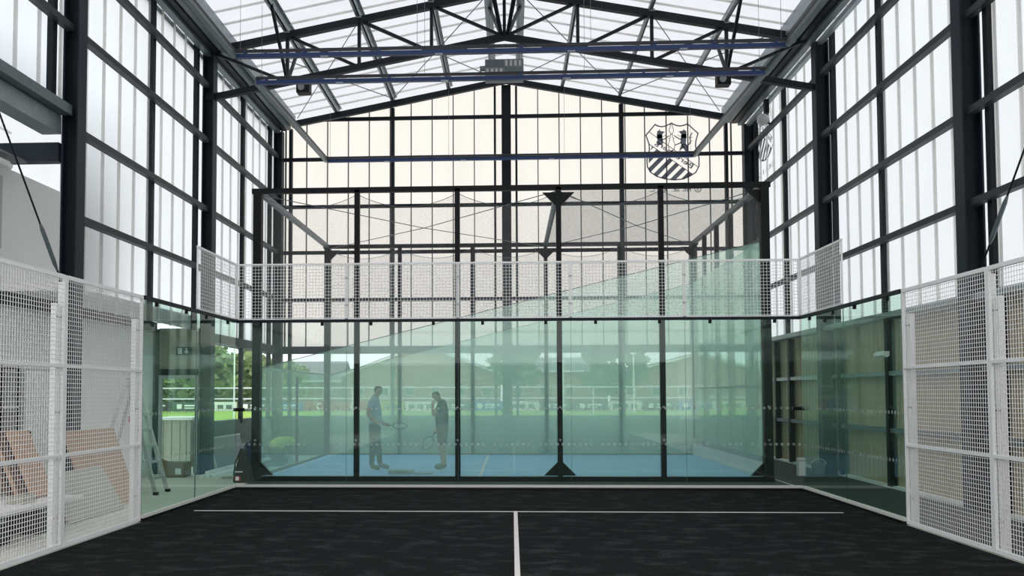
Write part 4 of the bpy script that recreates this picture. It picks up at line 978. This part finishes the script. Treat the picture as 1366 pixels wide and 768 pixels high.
# man with the racket, facing right
J = {'pelvis': (0, 0, .95, (.135, .15)), 'spine': (.02, 0, 1.14, (.135, .14)), 'chest': (-.01, 0, 1.36, (.13, .155)),
     'shL': (-.01, .19, 1.47, .066), 'elL': (.02, .25, 1.17, .046), 'wrL': (.17, .22, .97, .032), 'shR': (-.03, -.19, 1.47, .066), 'elR': (-.13, -.24, 1.19, .046), 'wrR': (.05, -.23, 1.01, .032),
     'hipL': (.0, .10, .88, .100), 'knL': (.06, .12, .49, .066), 'anL': (.10, .13, .09, .042), 'ftL': (.29, .14, .038, .038), 'hipR': (-.02, -.10, .88, .100), 'knR': (-.03, -.12, .49, .066), 'anR': (-.06, -.13, .09, .042), 'ftR': (.12, -.14, .038, .038)}
R_ = head(J, .005, 0, 1.535, .22)
T_ = frame(-2.96, 19.0, SF + .004, .05)
p1 = person('person in a light blue polo and dark trousers, looking down at a racket', T_, J, R_, [trousers('trousers', 'trouser', .014), shirt('polo', .020)] + shoes('shoe'),
            {'L': ((1, -.05, -.25), (0, -.3, 1), 1, .8), 'R': ((1, .1, -.35), (0, .2, 1), -1, .7)}, 'hair')
def racket(label, a, b, n, grp='squash rackets'):
    """a: butt of the handle, b: tip of the head, n: normal of the strings"""
    A, B, n = Vector(a), Vector(b), Vector(n).normalized(); d = (B - A).normalized(); s_ = d.cross(n).normalized(); L = (B - A).length
    t = thing('squash_racket', label, 'racket', a, grp)
    c = B - d * .155; el = [c + d * (.155 * math.cos(2 * pi * i / 32)) + s_ * (.105 * math.sin(2 * pi * i / 32) * (1 - .12 * math.cos(2 * pi * i / 32))) for i in range(33)]
    MB().tube(el, .009, 8).build('frame', M['black'], t, True)
    g = MB(); g.tube([A, A.lerp(B, .30)], .016, 10); g.build('grip', M['bag'], t, True)
    th = B - d * .30
    MB().tube([A.lerp(B, .29), th], .008, 8).build('shaft', M['black'], t, True)
    y = MB()
    for q in (-1, 1): y.tube([th - d * .02, c - d * .12 + s_ * q * .06], .007, 6)
    y.build('throat', M['black'], t)
    st = MB()
    for k in range(-5, 6):
        w = k * .018; e = .155 * math.sqrt(max(0, 1 - (w / .105) ** 2)); st.tube([c + s_ * w - d * e, c + s_ * w + d * e], .0012, 3, False)
        w = k * .026; e = .105 * math.sqrt(max(0, 1 - (w / .155) ** 2)); st.tube([c + d * w - s_ * e, c + d * w + s_ * e], .0012, 3, False)
    st.build('strings', M['white'], t)
hp = Vector(T_(.20, .215, .945))
racket('black squash racket held level by the person in light blue', T_(.12, .235, .965), T_(.68, .205, .925), (.15, -.5, .85))
ph = thing('phone', 'small pale phone in the hand of the person in light blue', 'phone', T_(.14, -.22, .94))
q0 = Vector(T_(.15, -.225, .955)); MB().box(q0[0] - .04, q0[0] + .04, q0[1] - .045, q0[1] - .035, q0[2] - .01, q0[2] + .05).build('case', M['white'], ph, bevel=.004)
MB().box(q0[0] - .035, q0[0] + .035, q0[1] - .047, q0[1] - .045, q0[2] - .005, q0[2] + .045).build('screen', M['lgrey'], ph)

# man in shorts, facing left, hand at his mouth
J = {'pelvis': (0, 0, .90, (.135, .15)), 'spine': (.03, 0, 1.07, (.140, .14)), 'chest': (.0, 0, 1.27, (.13, .155)),
     'shL': (.02, .18, 1.39, .064), 'elL': (.20, .20, 1.15, .045), 'wrL': (.225, .08, 1.36, .032), 'shR': (.0, -.18, 1.39, .064), 'elR': (.0, -.24, 1.10, .045), 'wrR': (.13, -.20, .88, .032),
     'hipL': (.0, .10, .84, .098), 'knL': (.00, .11, .47, .060), 'anL': (-.05, .11, .09, .040), 'ftL': (.13, .13, .036, .038), 'hipR': (.02, -.10, .84, .098), 'knR': (.05, -.11, .47, .060), 'anR': (.0, -.11, .09, .040), 'ftR': (.18, -.13, .036, .038)}
R2 = head(J, .04, 0, 1.445, .50, .97)
T2 = frame(-1.50, 19.15, SF + .004, pi + .05)
p2 = person('person in dark polo and khaki shorts, head bowed, hand at the mouth', T2, J, R2, [trousers('shorts', 'short', .026, True), shirt('navypolo', .022)] + shoes('shoe'),
            {'L': ((-.1, -.25, .9), (-.6, .3, .3), 1, .6), 'R': ((.4, .05, -.9), (.8, .1, .35), 1, .8)}, 'hairg')
racket('black squash racket hanging down in the hand of the person in shorts', T2(.11, -.20, .88), T2(.42, -.17, .42), (.3, .9, .2))

# worker kneeling outside the back wall
J = {'pelvis': (-.18, 0, .40, (.14, .16)), 'spine': (-.05, 0, .56, (.135, .15)), 'chest': (.16, 0, .60, (.13, .155)),
     'shL': (.24, .19, .58, .066), 'elL': (.36, .23, .36, .046), 'wrL': (.44, .12, .16, .034), 'shR': (.24, -.19, .58, .066), 'elR': (.36, -.23, .36, .046), 'wrR': (.44, -.12, .16, .034),
     'hipL': (-.16, .11, .36, .10), 'knL': (.10, .15, .085, .072), 'anL': (-.32, .13, .075, .045), 'ftL': (-.47, .13, .05, .036), 'hipR': (-.16, -.11, .36, .10), 'knR': (.10, -.15, .085, .072), 'anR': (-.32, -.13, .075, .045), 'ftR': (-.47, -.13, .05, .036)}
R3 = head(J, .30, 0, .60, 1.75)
T3 = frame(-5.52, 20.75, .004, .95)
p3 = person('person in a yellow hi-vis vest kneeling bent over outside the squash court', T3, J, R3, [trousers('trousers', 'trouser', .014), ('vest', 'hivis', {'pelvis-spine': (.05, 1), 'spine-chest': (0, 1), 'chest-neckb': (0, .8), 'chest-sh': (0, 1), 'sh-el': (0, .18)}, .024), ('reflective_tape', 'tape', {'spine-chest': (.25, .52)}, .029)] + shoes('shoe'),
            {'L': ((.5, -.4, -.7), (.3, -.8, .2), 1, .6), 'R': ((.5, .4, -.7), (.3, .8, .2), -1, .6)}, 'hairg')
tb_ = thing('tool_bag', 'open pale tool bag beside the kneeling worker', 'bag', T3(.55, .45, 0))
c0 = T3(.55, .45, 0)
MB().prism([(c0[0] - .2, .0), (c0[0] + .16, .0), (c0[0] + .13, .22), (c0[0] - .17, .2)], 'y', c0[1] - .1, c0[1] + .35).build('body', M['lumber'], tb_, bevel=.02)
MB().tube([(c0[0] - .1, c0[1] + .1, .2), (c0[0] - .02, c0[1] + .1, .34), (c0[0] + .08, c0[1] + .1, .2)], .012, 6).build('handle', M['black'], tb_)
fb = thing('equipment_case', 'flat grey case lying open on the blue floor between the two standing people', 'case', (-2.3, 18.1, SF))
MB().box(-2.52, -2.02, 17.9, 18.2, SF + .003, SF + .09).build('shell', M['grey'], fb, bevel=.015)
MB().box(-2.0, -1.62, 17.93, 18.2, SF + .003, SF + .02).build('open_lid', M['galvdark'], fb)
MB().tube([(-2.36, 17.885, SF + .05), (-2.27, 17.87, SF + .06), (-2.18, 17.885, SF + .05)], .01, 6).build('handle', M['black'], fb)

# ------------------------------------------------------------------ sky, camera, view
W = bpy.data.worlds.new('sky'); bpy.context.scene.world = W; W.use_nodes = True
t = W.node_tree; bgn = t.nodes['Background']; bgn.inputs[1].default_value = 1.62
tc = t.nodes.new('ShaderNodeTexCoord'); no = t.nodes.new('ShaderNodeTexNoise'); no.inputs['Scale'].default_value = 2.2; no.inputs['Detail'].default_value = 4
t.links.new(tc.outputs['Generated'], no.inputs['Vector'])
cr_ = t.nodes.new('ShaderNodeMix'); cr_.data_type = 'RGBA'; cr_.inputs[6].default_value = (.86, .90, .95, 1); cr_.inputs[7].default_value = (1, 1, 1, 1)
t.links.new(no.outputs[0], cr_.inputs[0]); t.links.new(cr_.outputs[2], bgn.inputs[0])

cam = bpy.data.cameras.new('camera'); co = bpy.data.objects.new('camera', cam); C.objects.link(co); bpy.context.scene.camera = co
yaw, pitch, roll, f_ = -.0469, .0449, .0029, 1180.08
A_ = Matrix(((math.cos(yaw), -math.sin(yaw), 0), (math.sin(yaw), math.cos(yaw), 0), (0, 0, 1)))
B_ = Matrix(((1, 0, 0), (0, math.cos(pitch), math.sin(pitch)), (0, -math.sin(pitch), math.cos(pitch))))
D_ = Matrix(((math.cos(roll), 0, -math.sin(roll)), (0, 1, 0), (math.sin(roll), 0, math.cos(roll))))
Q = D_ @ B_ @ A_
r0, r1, r2 = Q.row[0], Q.row[1], Q.row[2]
co.matrix_world = Matrix(((r0[0], r2[0], -r1[0], 0), (r0[1], r2[1], -r1[1], 0), (r0[2], r2[2], -r1[2], 1.688), (0, 0, 0, 1)))
cam.sensor_fit = 'HORIZONTAL'; cam.sensor_width = 36; cam.lens = f_ / 1366 * 36
cam.shift_x = (683 - 627.69) / 1366; cam.shift_y = (472.39 - 384) / 1366; cam.clip_end = 500; cam.clip_start = .05
sc = bpy.context.scene
sc.view_settings.view_transform = 'Standard'; sc.view_settings.look = 'None'; sc.view_settings.gamma = 1; sc.view_settings.use_curve_mapping = False
sc.view_settings.exposure = 0.27
cy = sc.cycles; cy.max_bounces = 8; cy.diffuse_bounces = 4; cy.glossy_bounces = 3; cy.transmission_bounces = 3; cy.transparent_max_bounces = 32; cy.use_denoising = True
